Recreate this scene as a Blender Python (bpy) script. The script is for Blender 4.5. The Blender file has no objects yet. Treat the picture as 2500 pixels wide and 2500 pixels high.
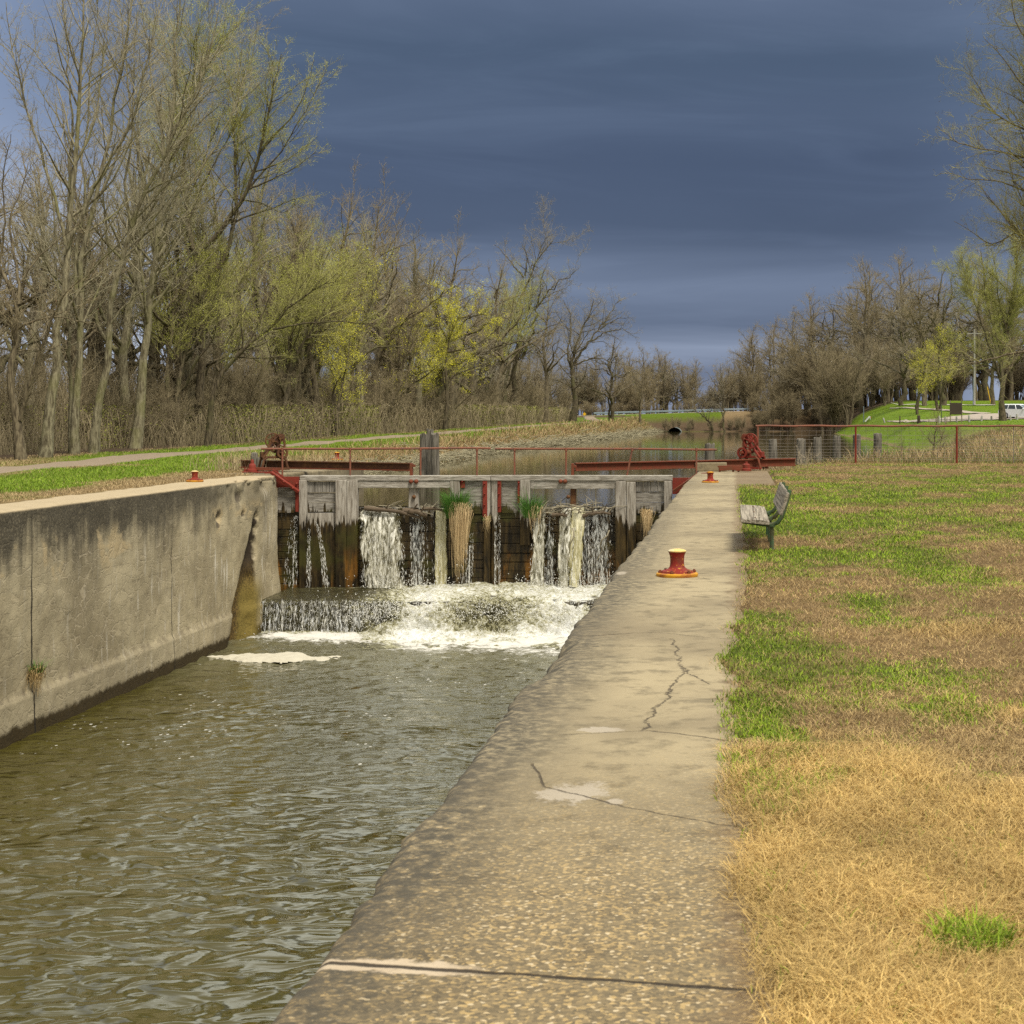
import bpy, math, random
import numpy as np
from mathutils import Vector, Matrix, Euler
R_ = math.radians
S = bpy.context.scene
COL = S.collection
# ------------------------------------------------------------------ camera, sky, sun, exposure
EYE = 1.6                      # eye height above the coping of the lock wall (metres)
FPX, CX, CY = 4000.0, 1797.0, 1020.0     # focal length and principal point of the 2500 px photograph
cam = bpy.data.cameras.new("camera"); cam_o = bpy.data.objects.new("camera", cam); COL.objects.link(cam_o)
cam_o.location = (0, 0, EYE); cam_o.rotation_euler = (R_(90), 0, 0)
cam.sensor_fit = 'HORIZONTAL'; cam.sensor_width = 36.0; cam.lens = 36.0*FPX/2500.0
cam.shift_x = (1250-CX)/2500.0; cam.shift_y = (CY-1250)/2500.0
cam.clip_start = 0.1; cam.clip_end = 4000
cam.dof.use_dof = True; cam.dof.focus_distance = 34.0; cam.dof.aperture_fstop = 11.0
S.camera = cam_o
S.view_settings.view_transform = 'Standard'; S.view_settings.look = 'None'
S.view_settings.exposure = 0.5; S.view_settings.gamma = 1.0
S.render.engine = 'CYCLES'
S.cycles.max_bounces = 6; S.cycles.diffuse_bounces = 3; S.cycles.glossy_bounces = 3
S.cycles.transparent_max_bounces = 16; S.cycles.use_denoising = False; S.cycles.sample_clamp_indirect = 4.0; S.cycles.sample_clamp_direct = 6.0
SUN_EL, SUN_AZ = R_(60), R_(140)          # soft sun through cloud, behind the camera and to the right

class NT:
    """small helper round a node tree"""
    def __init__(s, tree): s.t = tree; s.n = tree.nodes; s.l = tree.links
    def add(s, typ, **kw):
        n = s.n.new(typ)
        for k, v in kw.items(): setattr(n, k, v)
        return n
    def set(s, sock, v):
        if v is None: return
        if isinstance(v, bpy.types.NodeSocket): s.l.new(v, sock)
        elif isinstance(v, (tuple, list)) and sock.type == 'RGBA' and len(v) == 3: sock.default_value = (*v, 1)
        else: sock.default_value = v
    def math(s, op, a, b=None, c=None, clamp=False):
        n = s.add('ShaderNodeMath', operation=op, use_clamp=clamp); s.set(n.inputs[0], a); s.set(n.inputs[1], b)
        if c is not None: s.set(n.inputs[2], c)
        return n.outputs[0]
    def vmath(s, op, a, b=None):
        n = s.add('ShaderNodeVectorMath', operation=op); s.set(n.inputs[0], a); s.set(n.inputs[1], b)
        return n.outputs['Value'] if op in ('DOT_PRODUCT', 'LENGTH', 'DISTANCE') else n.outputs[0]
    def pos(s): return s.add('ShaderNodeNewGeometry').outputs['Position']
    def obj(s): return s.add('ShaderNodeTexCoord').outputs['Object']
    def scale(s, v, sc, loc=(0, 0, 0), rot=(0, 0, 0)):
        n = s.add('ShaderNodeMapping'); s.set(n.inputs[0], v); n.inputs['Scale'].default_value = sc
        n.inputs['Location'].default_value = loc; n.inputs['Rotation'].default_value = rot
        return n.outputs[0]
    def sep(s, v): n = s.add('ShaderNodeSeparateXYZ'); s.set(n.inputs[0], v); return n.outputs
    def comb(s, x, y, z):
        n = s.add('ShaderNodeCombineXYZ'); s.set(n.inputs[0], x); s.set(n.inputs[1], y); s.set(n.inputs[2], z); return n.outputs[0]
    def noise(s, v, sc, det=4, rough=.55, dist=0, out='Fac'):
        n = s.add('ShaderNodeTexNoise'); s.set(n.inputs['Vector'], v); n.inputs['Scale'].default_value = sc
        n.inputs['Detail'].default_value = det; n.inputs['Roughness'].default_value = rough; n.inputs['Distortion'].default_value = dist
        return n.outputs[out]
    def voro(s, v, sc, feat='F1', out='Distance', rnd=1):
        n = s.add('ShaderNodeTexVoronoi', feature=feat); s.set(n.inputs['Vector'], v); n.inputs['Scale'].default_value = sc
        n.inputs['Randomness'].default_value = rnd
        return n.outputs[out]
    def ramp(s, f, stops, interp='LINEAR'):
        n = s.add('ShaderNodeValToRGB'); s.set(n.inputs[0], f); cr = n.color_ramp; cr.interpolation = interp
        while len(cr.elements) < len(stops): cr.elements.new(0.5)
        for e, (p, c) in zip(cr.elements, stops):
            e.position = p; e.color = (c, c, c, 1) if isinstance(c, (int, float)) else (*c, 1)
        return n.outputs[0]
    def rng(s, f, a, b, c=0., d=1., smooth=True):
        n = s.add('ShaderNodeMapRange'); n.interpolation_type = 'SMOOTHSTEP' if smooth else 'LINEAR'
        s.set(n.inputs[0], f)
        for i, v in enumerate((a, b, c, d)): s.set(n.inputs[i+1], v)
        return n.outputs[0]
    def mix(s, f, a, b, mode='MIX'):
        n = s.add('ShaderNodeMix', data_type='RGBA', blend_type=mode); s.set(n.inputs[0], f)
        s.set(n.inputs[6], a); s.set(n.inputs[7], b); return n.outputs[2]
    def attr(s, name, out='Color'): n = s.add('ShaderNodeAttribute', attribute_name=name); return n.outputs[out]
    def bump(s, h, st=.5, dist=.02, normal=None):
        n = s.add('ShaderNodeBump'); s.set(n.inputs['Height'], h); n.inputs['Strength'].default_value = st
        n.inputs['Distance'].default_value = dist; s.set(n.inputs['Normal'], normal); return n.outputs[0]

W = bpy.data.worlds.new("World"); S.world = W; W.use_nodes = True
def make_world():
    w = NT(W.node_tree); bg = w.n['Background']
    d = w.add('ShaderNodeTexCoord').outputs['Generated']
    x, y, z = w.sep(d)[:3]
    sky = w.add('ShaderNodeTexSky', sky_type='NISHITA'); sky.sun_disc = False
    sky.sun_elevation = SUN_EL; sky.sun_rotation = SUN_AZ
    # a storm front of slate cloud ahead, thin bright overcast overhead and behind
    streak = w.noise(w.scale(d, (1.2, 1.2, 9)), 2.2, 5, .5, .6)
    soft = w.noise(w.scale(d, (1.0, 1.0, 2.6)), 2.4, 3, .5, .3)
    zz = w.math('ADD', z, w.math('MULTIPLY', w.math('SUBTRACT', streak, .5), .055))
    front = w.ramp(zz, [(0, (.22, .26, .36)), (.022, (.135, .165, .245)), (.038, (.225, .265, .36)), (.054, (.105, .135, .21)), (.082, (.15, .185, .27)),
                        (.112, (.064, .087, .146)), (.15, (.058, .080, .136)), (.175, (.075, .102, .162)), (.205, (.066, .094, .148)), (.25, (.105, .137, .205)),
                        (.275, (.28, .32, .37)), (.33, (1.5, 1.58, 1.46)), (.45, (1.7, 1.74, 1.6)), (.62, (.95, .95, .88)), (1, (.85, .83, .76))])
    wisp = w.noise(w.scale(d, (1.6, 1.2, 11), rot=(0, .05, 0)), 3.0, 6, .6, .9)
    front = w.mix(w.math('MULTIPLY', w.rng(wisp, .42, .72), w.rng(z, .3, .2, 0, .28)), front, w.mix(1., front, (1.75, 1.68, 1.55), 'MULTIPLY'))
    front = w.mix(w.math('MULTIPLY', w.rng(soft, .55, .3), .35), front, w.mix(1., front, (.72, .74, .78), 'MULTIPLY'))
    front = w.mix(w.math('MULTIPLY', w.rng(x, -.25, -.48), w.rng(z, .9, .2)), front, (.27, .33, .46))
    front = w.mix(w.math('MULTIPLY', w.rng(x, .08, .4), w.rng(z, .9, .2)), front, (.24, .30, .42))
    low = w.math('MULTIPLY', w.rng(z, .19, .04), w.math('MAXIMUM', w.rng(x, -.27, -.35), w.math('MULTIPLY', w.rng(x, .12, .18), w.rng(z, .09, .03, 0, .6))))
    front = w.mix(w.math('MULTIPLY', low, .85), front, (.62, .68, .80))
    back = w.mix(soft, (.34, .34, .33), (.58, .57, .54))
    front = w.mix(w.rng(z, .30, .27), front, w.mix(1., front, (.70, .73, .78), 'MULTIPLY'))
    cloud = w.mix(w.rng(y, .55, -.25), front, back)
    cloud = w.mix(1.0, cloud, (10, 10, 10), 'MULTIPLY')
    c = w.mix(.95, sky.outputs[0], cloud)
    w.l.new(c, bg.inputs[0]); bg.inputs[1].default_value = 0.1
make_world()
sun = bpy.data.lights.new("sun", 'SUN'); sun.energy = 3.3; sun.angle = R_(18); sun.color = (1, .94, .84)
sun_o = bpy.data.objects.new("sun", sun); COL.objects.link(sun_o)
sun_o.rotation_euler = (R_(90)-SUN_EL, 0, R_(180)-SUN_AZ + R_(180)*0)
_dir = Vector((math.sin(SUN_AZ)*math.cos(SUN_EL), math.cos(SUN_AZ)*math.cos(SUN_EL), math.sin(SUN_EL)))
sun_o.rotation_euler = _dir.to_track_quat('Z', 'Y').to_euler()

# ------------------------------------------------------------------ geometry helpers
def P(x, y, d): return np.array(((x-CX)*d/FPX, d, EYE-(y-CY)*d/FPX))
def G(x, y, z=0.): return P(x, y, FPX*(EYE-z)/(y-CY))
def smooth01(t): t = np.clip(t, 0, 1); return t*t*(3-2*t)

def vnoise(x, y, seed=0):
    """2-D value noise, 0..1"""
    r = np.random.RandomState(seed); T = r.rand(256, 256)
    x = np.asarray(x, float); y = np.asarray(y, float)
    xi = np.floor(x).astype(int); yi = np.floor(y).astype(int); fx = smooth01(x-xi); fy = smooth01(y-yi)
    a = T[xi & 255, yi & 255]; b = T[(xi+1) & 255, yi & 255]; c = T[xi & 255, (yi+1) & 255]; e = T[(xi+1) & 255, (yi+1) & 255]
    return (a*(1-fx)+b*fx)*(1-fy)+(c*(1-fx)+e*fx)*fy
def fbm(x, y, seed=0, o=4):
    s = 0; a = .5; n = 0
    for i in range(o):
        s = s+a*vnoise(x*2**i+17*i, y*2**i+31*i, seed+i); n += a; a *= .5
    return s/n

def mesh_np(name, V, faces, mats=(), mat_idx=None, smooth=False, col=None):
    """faces: list of int arrays (m,3) or (m,4)"""
    V = np.asarray(V, np.float32); me = bpy.data.meshes.new(name)
    faces = [np.asarray(f, np.int32) for f in faces if len(f)]
    tot = np.concatenate([np.full(len(f), f.shape[1], np.int32) for f in faces])
    loops = np.concatenate([f.ravel() for f in faces])
    me.vertices.add(len(V)); me.vertices.foreach_set('co', V.ravel())
    me.loops.add(len(loops)); me.loops.foreach_set('vertex_index', loops)
    me.polygons.add(len(tot)); st = np.concatenate(([0], np.cumsum(tot)[:-1])).astype(np.int32)
    me.polygons.foreach_set('loop_start', st); me.polygons.foreach_set('loop_total', tot)
    for m in mats: me.materials.append(m)
    if mat_idx is not None: me.polygons.foreach_set('material_index', np.asarray(mat_idx, np.int32))
    if smooth: me.polygons.foreach_set('use_smooth', np.ones(len(tot), bool))
    if col is not None:
        a = me.color_attributes.new('col', 'FLOAT_COLOR', 'POINT')
        c = np.ones((len(V), 4), np.float32); col = np.asarray(col)
        c[:, :col.shape[1]] = col; a.data.foreach_set('color', c.ravel())
    me.update(); me.validate(); return me

def tag(o, label=None, cat=None, group=None, kind=None):
    if label: o['label'] = label
    if cat: o['category'] = cat
    if group: o['group'] = group
    if kind: o['kind'] = kind
    return o
def thing(name, loc, label, cat, group=None, rz=0.):
    o = bpy.data.objects.new(name, None); COL.objects.link(o); o.location = tuple(float(v) for v in loc)
    o.rotation_euler = (0, 0, rz); o.empty_display_size = .2
    return tag(o, label, cat, group)
def world_off(p):
    v = Vector((0, 0, 0))
    while p is not None: v += p.location; p = p.parent
    return v
def link(name, me, parent=None, loc=(0, 0, 0)):
    o = bpy.data.objects.new(name, me); COL.objects.link(o); o.location = tuple(float(v) for v in loc)
    if parent: o.parent = parent
    return o
def copy_tree(o, parent=None):
    c = o.copy(); COL.objects.link(c)
    if parent: c.parent = parent
    for ch in list(o.children): copy_tree(ch, c)
    return c

class MB:
    """collects shapes, then links them as ONE mesh object; coordinates are world ones unless local=True on build"""
    def __init__(s): s.v = []; s.f = []
    def add(s, V, F):
        n = len(s.v); s.v += [tuple(float(c) for c in p) for p in V]; s.f += [tuple(i+n for i in f) for f in F]; return s
    def hexa(s, c8):
        return s.add(c8, [(0, 3, 2, 1), (4, 5, 6, 7), (0, 1, 5, 4), (1, 2, 6, 5), (2, 3, 7, 6), (3, 0, 4, 7)])
    def box(s, c, size, rot=None, jit=0):
        hx, hy, hz = (v/2 for v in size); c8 = [(-hx, -hy, -hz), (hx, -hy, -hz), (hx, hy, -hz), (-hx, hy, -hz), (-hx, -hy, hz), (hx, -hy, hz), (hx, hy, hz), (-hx, hy, hz)]
        M = Euler(rot).to_matrix() if rot else Matrix.Identity(3)
        return s.hexa([tuple(M @ Vector([q+random.uniform(-jit, jit) for q in p])+Vector(c)) for p in c8])
    def beam(s, p, q, w, h, up=(0, 0, 1)):
        p, q = Vector(p), Vector(q); t = (q-p).normalized(); a = t.cross(Vector(up))
        if a.length < 1e-4: a = t.cross(Vector((0, 1, 0)))
        a.normalize(); b = a.cross(t)
        a *= w/2; b *= h/2
        return s.hexa([p-a-b, p+a-b, q+a-b, q-a-b, p-a+b, p+a+b, q+a+b, q-a+b])
    def tube(s, pts, r, n=8, caps=True):
        pts = [Vector(p) for p in pts]; m = len(pts); rs = r if isinstance(r, (list, tuple)) else [r]*m
        V = []; ref = None
        for i, p in enumerate(pts):
            t = (pts[min(i+1, m-1)]-pts[max(i-1, 0)]).normalized()
            if ref is None: ref = Vector((0, 0, 1)) if abs(t.z) < .9 else Vector((1, 0, 0))
            a = t.cross(ref).normalized(); b = a.cross(t).normalized(); ref = b
            for k in range(n): V.append(p+a*math.cos(k*2*math.pi/n)*rs[i]+b*math.sin(k*2*math.pi/n)*rs[i])
        F = [(i*n+k, i*n+(k+1) % n, (i+1)*n+(k+1) % n, (i+1)*n+k) for i in range(m-1) for k in range(n)]
        if caps: F += [tuple(range(n-1, -1, -1)), tuple((m-1)*n+k for k in range(n))]
        return s.add(V, F)
    def lathe(s, prof, c, n=24, M=None):
        V = []; M = M or Matrix.Identity(3)
        for r, z in prof:
            for k in range(n): V.append(M @ Vector((r*math.cos(k*2*math.pi/n), r*math.sin(k*2*math.pi/n), z))+Vector(c))
        m = len(prof)
        F = [(i*n+k, i*n+(k+1) % n, (i+1)*n+(k+1) % n, (i+1)*n+k) for i in range(m-1) for k in range(n)]
        F += [tuple(range(n-1, -1, -1)), tuple((m-1)*n+k for k in range(n))]
        return s.add(V, F)
    def build(s, name, mat, parent=None, bevel=0, smooth=False, local=False, origin=None):
        off = Vector((0, 0, 0)) if local else world_off(parent)
        if origin is not None: off = Vector([float(v) for v in origin])
        me = bpy.data.meshes.new(name); me.from_pydata([tuple(Vector(v)-off) for v in s.v], [], s.f); me.update()
        for m in (mat if isinstance(mat, (list, tuple)) else [mat]): me.materials.append(m)
        o = link(name, me, parent, off if origin is not None else (0, 0, 0))
        if smooth:
            for p in me.polygons: p.use_smooth = True
            try: me.set_sharp_from_angle(angle=R_(40))
            except Exception: pass
        if bevel:
            b = o.modifiers.new("bevel", 'BEVEL'); b.width = bevel; b.segments = 2; b.limit_method = 'ANGLE'; b.angle_limit = R_(40)
        return o

# ------------------------------------------------------------------ materials
def material(name, rough=.8, spec=.3):
    m = bpy.data.materials.new(name); m.use_nodes = True; t = NT(m.node_tree); b = t.n['Principled BSDF']
    b.inputs['Roughness'].default_value = rough; b.inputs['Specular IOR Level'].default_value = spec
    return m, t, b
def plain(name, c, rough=.8, var=.25, sc=6, spec=.3, bump=.2):
    m, t, b = material(name, rough, spec); p = t.obj()
    n = t.noise(p, sc, 5, .6); t.set(b.inputs['Base Color'], t.mix(n, tuple(v*(1-var) for v in c), tuple(min(1, v*(1+var)) for v in c)))
    t.set(b.inputs['Normal'], t.bump(t.noise(p, sc*5, 4), bump, .01)); return m
def attr_mat(name, rough=.75, var=.0, trans=0.):
    m, t, b = material(name, rough, .2); c = t.attr('col'); t.set(b.inputs['Base Color'], c); return m
def bark(name, a, bcol, moss=None):
    m, t, b = material(name, .9, .15); p = t.pos(); q = t.scale(p, (7, 7, 1.4))
    n = t.noise(q, 1.6, 5, .65, .4); c = t.mix(t.rng(n, .3, .7), a, bcol)
    if moss: c = t.mix(t.math('MULTIPLY', t.rng(t.noise(p, .8, 3), .45, .7), .6), c, moss)
    t.set(b.inputs['Base Color'], c); t.set(b.inputs['Normal'], t.bump(n, .7, .05)); return m
M = {}
M['bark_grey'] = bark('bark_grey', (.075, .06, .035), (.33, .295, .185), (.19, .185, .07))
M['bark_dark'] = bark('bark_dark', (.032, .025, .016), (.16, .13, .078), (.11, .11, .04))
M['bark_brown'] = bark('bark_brown', (.055, .042, .026), (.23, .19, .115))
M['twig_brown'] = plain('twig_brown', (.27, .22, .125), .9, .35, .6)
M['twig_grey'] = plain('twig_grey', (.32, .285, .18), .9, .3, .6)
M['twig_dark'] = plain('twig_dark', (.27, .235, .16), .9, .3, .6)
M['twig_olive'] = plain('twig_olive', (.34, .32, .12), .9, .3, .6)
M['bud_yellow'] = plain('bud_yellow', (.64, .60, .025), .7, .35, .5)
M['bud_green'] = plain('bud_green', (.44, .47, .06), .7, .35, .5)
M['bud_rust'] = plain('bud_rust', (.16, .085, .045), .8, .3, .5)

def rust(name, red, patch, dark, amt=.5, yellow=None):
    m, t, b = material(name, .72, .3); p = t.pos()
    n = t.noise(p, 7, 6, .65); n2 = t.noise(p, 26, 5, .7)
    c = t.mix(t.rng(n, .62-amt*.3, .75-amt*.1), red, patch); c = t.mix(t.rng(n2, .58, .75), c, dark)
    if yellow is not None:
        c = t.mix(t.rng(t.noise(p, 40, 4, .6), .60, .66), c, yellow)
    t.set(b.inputs['Base Color'], c); t.set(b.inputs['Normal'], t.bump(n2, .5, .01)); return m
M['red_iron'] = rust('red_iron', (.19, .026, .013), (.12, .035, .016), (.05, .022, .014), .3)
M['red_rust'] = rust('red_rust', (.17, .04, .017), (.13, .045, .018), (.04, .022, .014), .8)
M['brown_rust'] = rust('brown_rust', (.085, .034, .015), (.14, .065, .02), (.022, .014, .01), .7)
M['rail_rust'] = rust('rail_rust', (.21, .075, .04), (.14, .07, .05), (.30, .22, .17), .6)
M['bollard_red'] = rust('bollard_red', (.22, .016, .008), (.13, .028, .012), (.05, .022, .012), .65, (.55, .28, .03))
M['bollard_yellow'] = rust('bollard_yellow', (.58, .29, .015), (.30, .09, .02), (.14, .05, .02), .75)
M['bollard_cap'] = rust('bollard_cap', (.62, .46, .16), (.6, .55, .42), (.45, .16, .04), .5)
M['green_paint'] = rust('green_paint', (.06, .12, .055), (.10, .085, .04), (.14, .05, .025), .8)

def concrete_top():
    m, t, b = material('coping_concrete', .88, .25); p = t.pos(); x, y, z = t.sep(p)[:3]
    n1 = t.noise(p, .55, 5, .6); n2 = t.noise(p, 5, 6, .65); n3 = t.noise(p, 60, 3, .6)
    c = t.mix(t.rng(n1, .35, .68), (.335, .272, .16), (.21, .167, .098))
    c = t.mix(t.rng(n2, .48, .68, 0, .75), c, (.135, .108, .062)); c = t.mix(t.rng(t.noise(p, 1.7, 5, .7), .56, .7, 0, .5), c, (.11, .09, .055))
    # aggregate worn free near the camera
    ag = t.voro(p, 78, 'F1', 'Color'); agf = t.sep(ag)[0]
    near = t.math('MULTIPLY', t.rng(t.math('ADD', y, t.math('MULTIPLY', n1, 3.)), 9.8, 6.2), .85)
    c = t.mix(t.math('MULTIPLY', near, .9), c, t.ramp(agf, [(0, (.07, .053, .030)), (.4, (.135, .10, .052)), (.72, (.225, .16, .075)), (.92, (.42, .285, .11)), (1, (.56, .45, .28))]))
    c = t.mix(t.rng(n3, .55, .8, 0, .4), c, (.14, .105, .06))
    # dark lichen along the chamber edge
    ed = t.math('ADD', x, t.math('MULTIPLY', t.math('SUBTRACT', n1, .5), .7))
    f = t.math('MULTIPLY', t.rng(ed, -.66, -1.2), t.rng(t.noise(p, 13, 6, .72), .30, .60))
    f = t.math('MULTIPLY', f, t.rng(y, 36, 12, .35, .95))
    c = t.mix(f, c, (.060, .052, .036))
    # damp brown soil staining along the grass
    f = t.rng(t.math('ADD', x, t.math('MULTIPLY', t.math('SUBTRACT', n2, .5), .35)), -.12, .06)
    c = t.mix(t.math('MULTIPLY', f, .65), c, (.135, .085, .042))
    h = t.math('ADD', t.math('MULTIPLY', n3, .5), t.math('MULTIPLY', agf, near))
    crack_all = None
    wob = t.math('SUBTRACT', t.noise(p, 2.4, 6, .7), .5); wob2 = t.math('SUBTRACT', t.noise(p, 11, 4, .7), .5)
    def crack(ax, ay, bx, by, wdt, amp, lo=0., hi=1.):
        L = math.hypot(bx-ax, by-ay); ux, uy = (bx-ax)/L, (by-ay)/L
        s = t.math('ADD', t.math('MULTIPLY', t.math('SUBTRACT', x, ax), ux), t.math('MULTIPLY', t.math('SUBTRACT', y, ay), uy))
        q = t.math('ADD', t.math('MULTIPLY', t.math('SUBTRACT', x, ax), -uy), t.math('MULTIPLY', t.math('SUBTRACT', y, ay), ux))
        q = t.math('ADD', q, t.math('ADD', t.math('MULTIPLY', wob, amp), t.math('MULTIPLY', wob2, amp*.25)))
        f = t.rng(t.math('ABSOLUTE', q), wdt, wdt*.35)
        return t.math('MULTIPLY', f, t.math('MULTIPLY', t.rng(s, -.05, .03), t.rng(s, L+.05, L-.03))), q, s
    def px(x1, y1): g = G(x1*1.294, y1*1.294); return g[0], g[1]
    segs = [((1005, 1440), (1030, 1482), .008, .06), ((1030, 1482), (1175, 1522), .010, .10), ((1175, 1522), (1390, 1560), .007, .10),
            ((1060, 1385), (1230, 1378), .006, .06), ((1225, 1378), (1392, 1402), .011, .10), ((1210, 1378), (1292, 1262), .010, .22), ((1292, 1262), (1268, 1205), .012, .3),
            ((1040, 1202), (1240, 1194), .012, .22), ((1240, 1194), (1395, 1206), .008, .2), ((1290, 1262), (1330, 1290), .009, .2),
            ((1300, 915), (1400, 917), .05, .15), ((1240, 1078), (1340, 1092), .012, .4)]
    cr = None
    for (a, b2, wd, amp) in segs:
        f, q, s = crack(*px(*a), *px(*b2), wd, amp)
        cr = f if cr is None else t.math('MAXIMUM', cr, f)
    # the open joint beside the camera, with pale broken edges
    ja, jb = px(575, 1812), px(1420, 1868)
    f, q, s = crack(*ja, *jb, .017, .035)
    pale = t.math('MULTIPLY', t.rng(t.math('ABSOLUTE', t.math('ADD', q, t.math('ADD', t.math('MULTIPLY', wob, .10), t.math('MULTIPLY', wob2, .10)))), .055, .030), t.rng(s, .62, .40))
    c = t.mix(t.math('MULTIPLY', pale, .9), c, t.mix(n2, (.40, .30, .19), (.54, .45, .32)))
    jf = f
    # pale scabs where the skin of the slab has broken off
    for (cx, cy, rx, ry) in ((1085, 1492, 75, 24), (1145, 1376, 55, 7), (1172, 1082, 14, 5), (1160, 1512, 22, 8)):
        g = px(cx, cy); g2 = px(cx+rx, cy); g3 = px(cx, cy-ry)
        e = t.math('ADD', t.math('POWER', t.math('MULTIPLY', t.math('SUBTRACT', x, g[0]), 1/abs(g2[0]-g[0])), 2), t.math('POWER', t.math('MULTIPLY', t.math('SUBTRACT', y, g[1]), 1/abs(g3[1]-g[1])), 2))
        e = t.math('ADD', e, t.math('ADD', t.math('MULTIPLY', wob, 3.0), t.math('MULTIPLY', wob2, 2.2)))
        c = t.mix(t.rng(t.math('ADD', e, t.math('MULTIPLY', t.math('SUBTRACT', n3, .5), 1.1)), .85, .35, 0, .8), c, t.mix(n2, (.27, .225, .16), (.46, .40, .31)))
    c = t.mix(t.math('MULTIPLY', cr, t.rng(n2, .3, .55, .35, .85)), c, (.05, .036, .022))
    c = t.mix(t.math('MULTIPLY', jf, .95), c, (.028, .02, .012)); cr = t.math('MAXIMUM', cr, jf)
    t.set(b.inputs['Base Color'], c)
    h = t.math('SUBTRACT', t.math('ADD', h, t.math('MULTIPLY', n2, .8)), t.math('MULTIPLY', cr, 3))
    t.set(b.inputs['Normal'], t.bump(h, .55, .012)); return m
M['coping'] = concrete_top()

def concrete_wall():
    m, t, b = material('wall_concrete', .9, .2); p = t.pos(); x, y, z = t.sep(p)[:3]
    n1 = t.noise(p, .6, 5, .6); n2 = t.noise(p, 3.5, 6, .65); n3 = t.noise(p, 22, 4, .65)
    c = t.mix(t.rng(n1, .36, .66), (.425, .36, .225), (.275, .228, .138))
    c = t.mix(t.rng(n2, .52, .75, 0, .6), c, (.20, .155, .09))
    c = t.mix(t.rng(n3, .6, .8, 0, .35), c, (.16, .13, .085))
    # board marks
    bd = t.math('FRACT', t.math('ADD', t.math('MULTIPLY', z, 2.6), t.math('MULTIPLY', t.noise(t.scale(p, (1, .5, 1)), 1.3, 3), .35)))
    bl = t.rng(t.math('ABSOLUTE', t.math('SUBTRACT', bd, .5)), .03, .0)
    c = t.mix(t.math('MULTIPLY', bl, t.rng(n2, .42, .6, 0, .6)), c, (.12, .095, .06))
    # vertical runs of black weathering from the coping
    run = t.noise(t.scale(p, (1, 1.5, .10)), 1.0, 6, .68)
    top = t.math('ADD', z, t.math('MULTIPLY', t.math('SUBTRACT', run, .5), 2.6))
    dark = t.rng(t.math('ADD', top, t.math('MULTIPLY', t.math('SUBTRACT', n1, .5), 1.4)), -1.28, -.35)
    dark = t.math('MULTIPLY', dark, t.rng(y, 43, 37.5, .45, 1.0))
    dark = t.math('MULTIPLY', dark, t.rng(n3, .20, .55, .45, 1.))
    c = t.mix(t.math('MULTIPLY', dark, .93), c, (.055, .047, .032))
    run2 = t.noise(t.scale(p, (1, 3.4, .06)), 1.0, 4, .6)
    c = t.mix(t.rng(run2, .62, .76, 0, .55), c, (.085, .068, .045))
    # bare buff patches where the black skin has flaked off
    fl = t.noise(t.scale(p, (1, .55, .9)), 1.15, 5, .62, .5)
    flz = t.math('MULTIPLY', t.rng(z, -1.7, -1.1), t.rng(z, -.45, -.8))
    c = t.mix(t.math('MULTIPLY', t.rng(fl, .56, .63), t.math('MULTIPLY', flz, t.rng(n2, .35, .5, .4, .9))), c, (.46, .36, .20))
    top_f = t.rng(z, -.07, -.02)
    # crazing with pale lime
    dv = t.add('ShaderNodeVectorMath', operation='ADD'); t.set(dv.inputs[0], p)
    t.set(dv.inputs[1], t.comb(0, t.math('MULTIPLY', t.math('SUBTRACT', n3, .5), .12), t.math('MULTIPLY', t.math('SUBTRACT', n2, .5), .30)))
    cz = t.voro(t.scale(dv.outputs[0], (0, 1.7, 2.6)), 1.7, 'DISTANCE_TO_EDGE')
    line = t.rng(cz, .050, .018)
    zone = t.math('MULTIPLY', t.math('MULTIPLY', t.rng(t.noise(p, .42, 3, .5), .36, .56), t.rng(n2, .38, .6, .15, 1.)), t.rng(z, -.5, -1.1))
    c = t.mix(t.math('MULTIPLY', line, t.math('MULTIPLY', zone, .42)), c, (.56, .48, .33))
    sh = t.math('MULTIPLY', t.rng(cz, .15, .08), t.math('SUBTRACT', 1, line))
    c = t.mix(t.math('MULTIPLY', sh, t.math('MULTIPLY', zone, .16)), c, (.14, .105, .065))
    # lime runs
    lr = t.noise(t.scale(p, (1, 3.2, .42)), 1.5, 6, .7)
    lz = t.math('MULTIPLY', t.rng(z, -.75, -1.7), t.rng(y, 27, 40, .35, 1))
    c = t.mix(t.math('MULTIPLY', t.rng(lr, .55, .66), t.math('MULTIPLY', lz, .8)), c, (.60, .55, .44))
    # footing, paler, and the wet weedy band at the water
    c = t.mix(t.math('MULTIPLY', t.rng(z, -3.26, -3.32), .5), c, t.mix(n2, (.42, .36, .235), (.30, .25, .16)))
    c = t.mix(t.math('MULTIPLY', t.rng(t.math('ABSOLUTE', t.math('ADD', z, 3.27)), .09, .01), t.rng(n2, .40, .62, .05, .5)), c, (.10, .08, .055))  # shadow line along the footing ledge, painted into the wall colour
    wz = t.math('ADD', z, t.math('MULTIPLY', t.math('SUBTRACT', n2, .5), .28))
    c = t.mix(t.rng(wz, -3.74, -3.86), c, t.mix(n3, (.022, .016, .008), (.075, .052, .018)))
    # joints between pours
    for (jy, wd) in ((29.3, .022), (36.6, .014)):
        q = t.math('ABSOLUTE', t.math('ADD', t.math('SUBTRACT', y, jy), t.math('MULTIPLY', t.math('SUBTRACT', n2, .5), .10)))
        c = t.mix(t.math('MULTIPLY', t.rng(q, wd*1.8, wd*.6), t.rng(z, -.6, -1.6, .35, .95)), c, (.020, .016, .011))
    # the rotten seam near the gate: black on the near side, golden weed below
    sy = t.math('ADD', 42.95, t.math('MULTIPLY', t.math('ADD', z, 1.0), .46))
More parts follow.
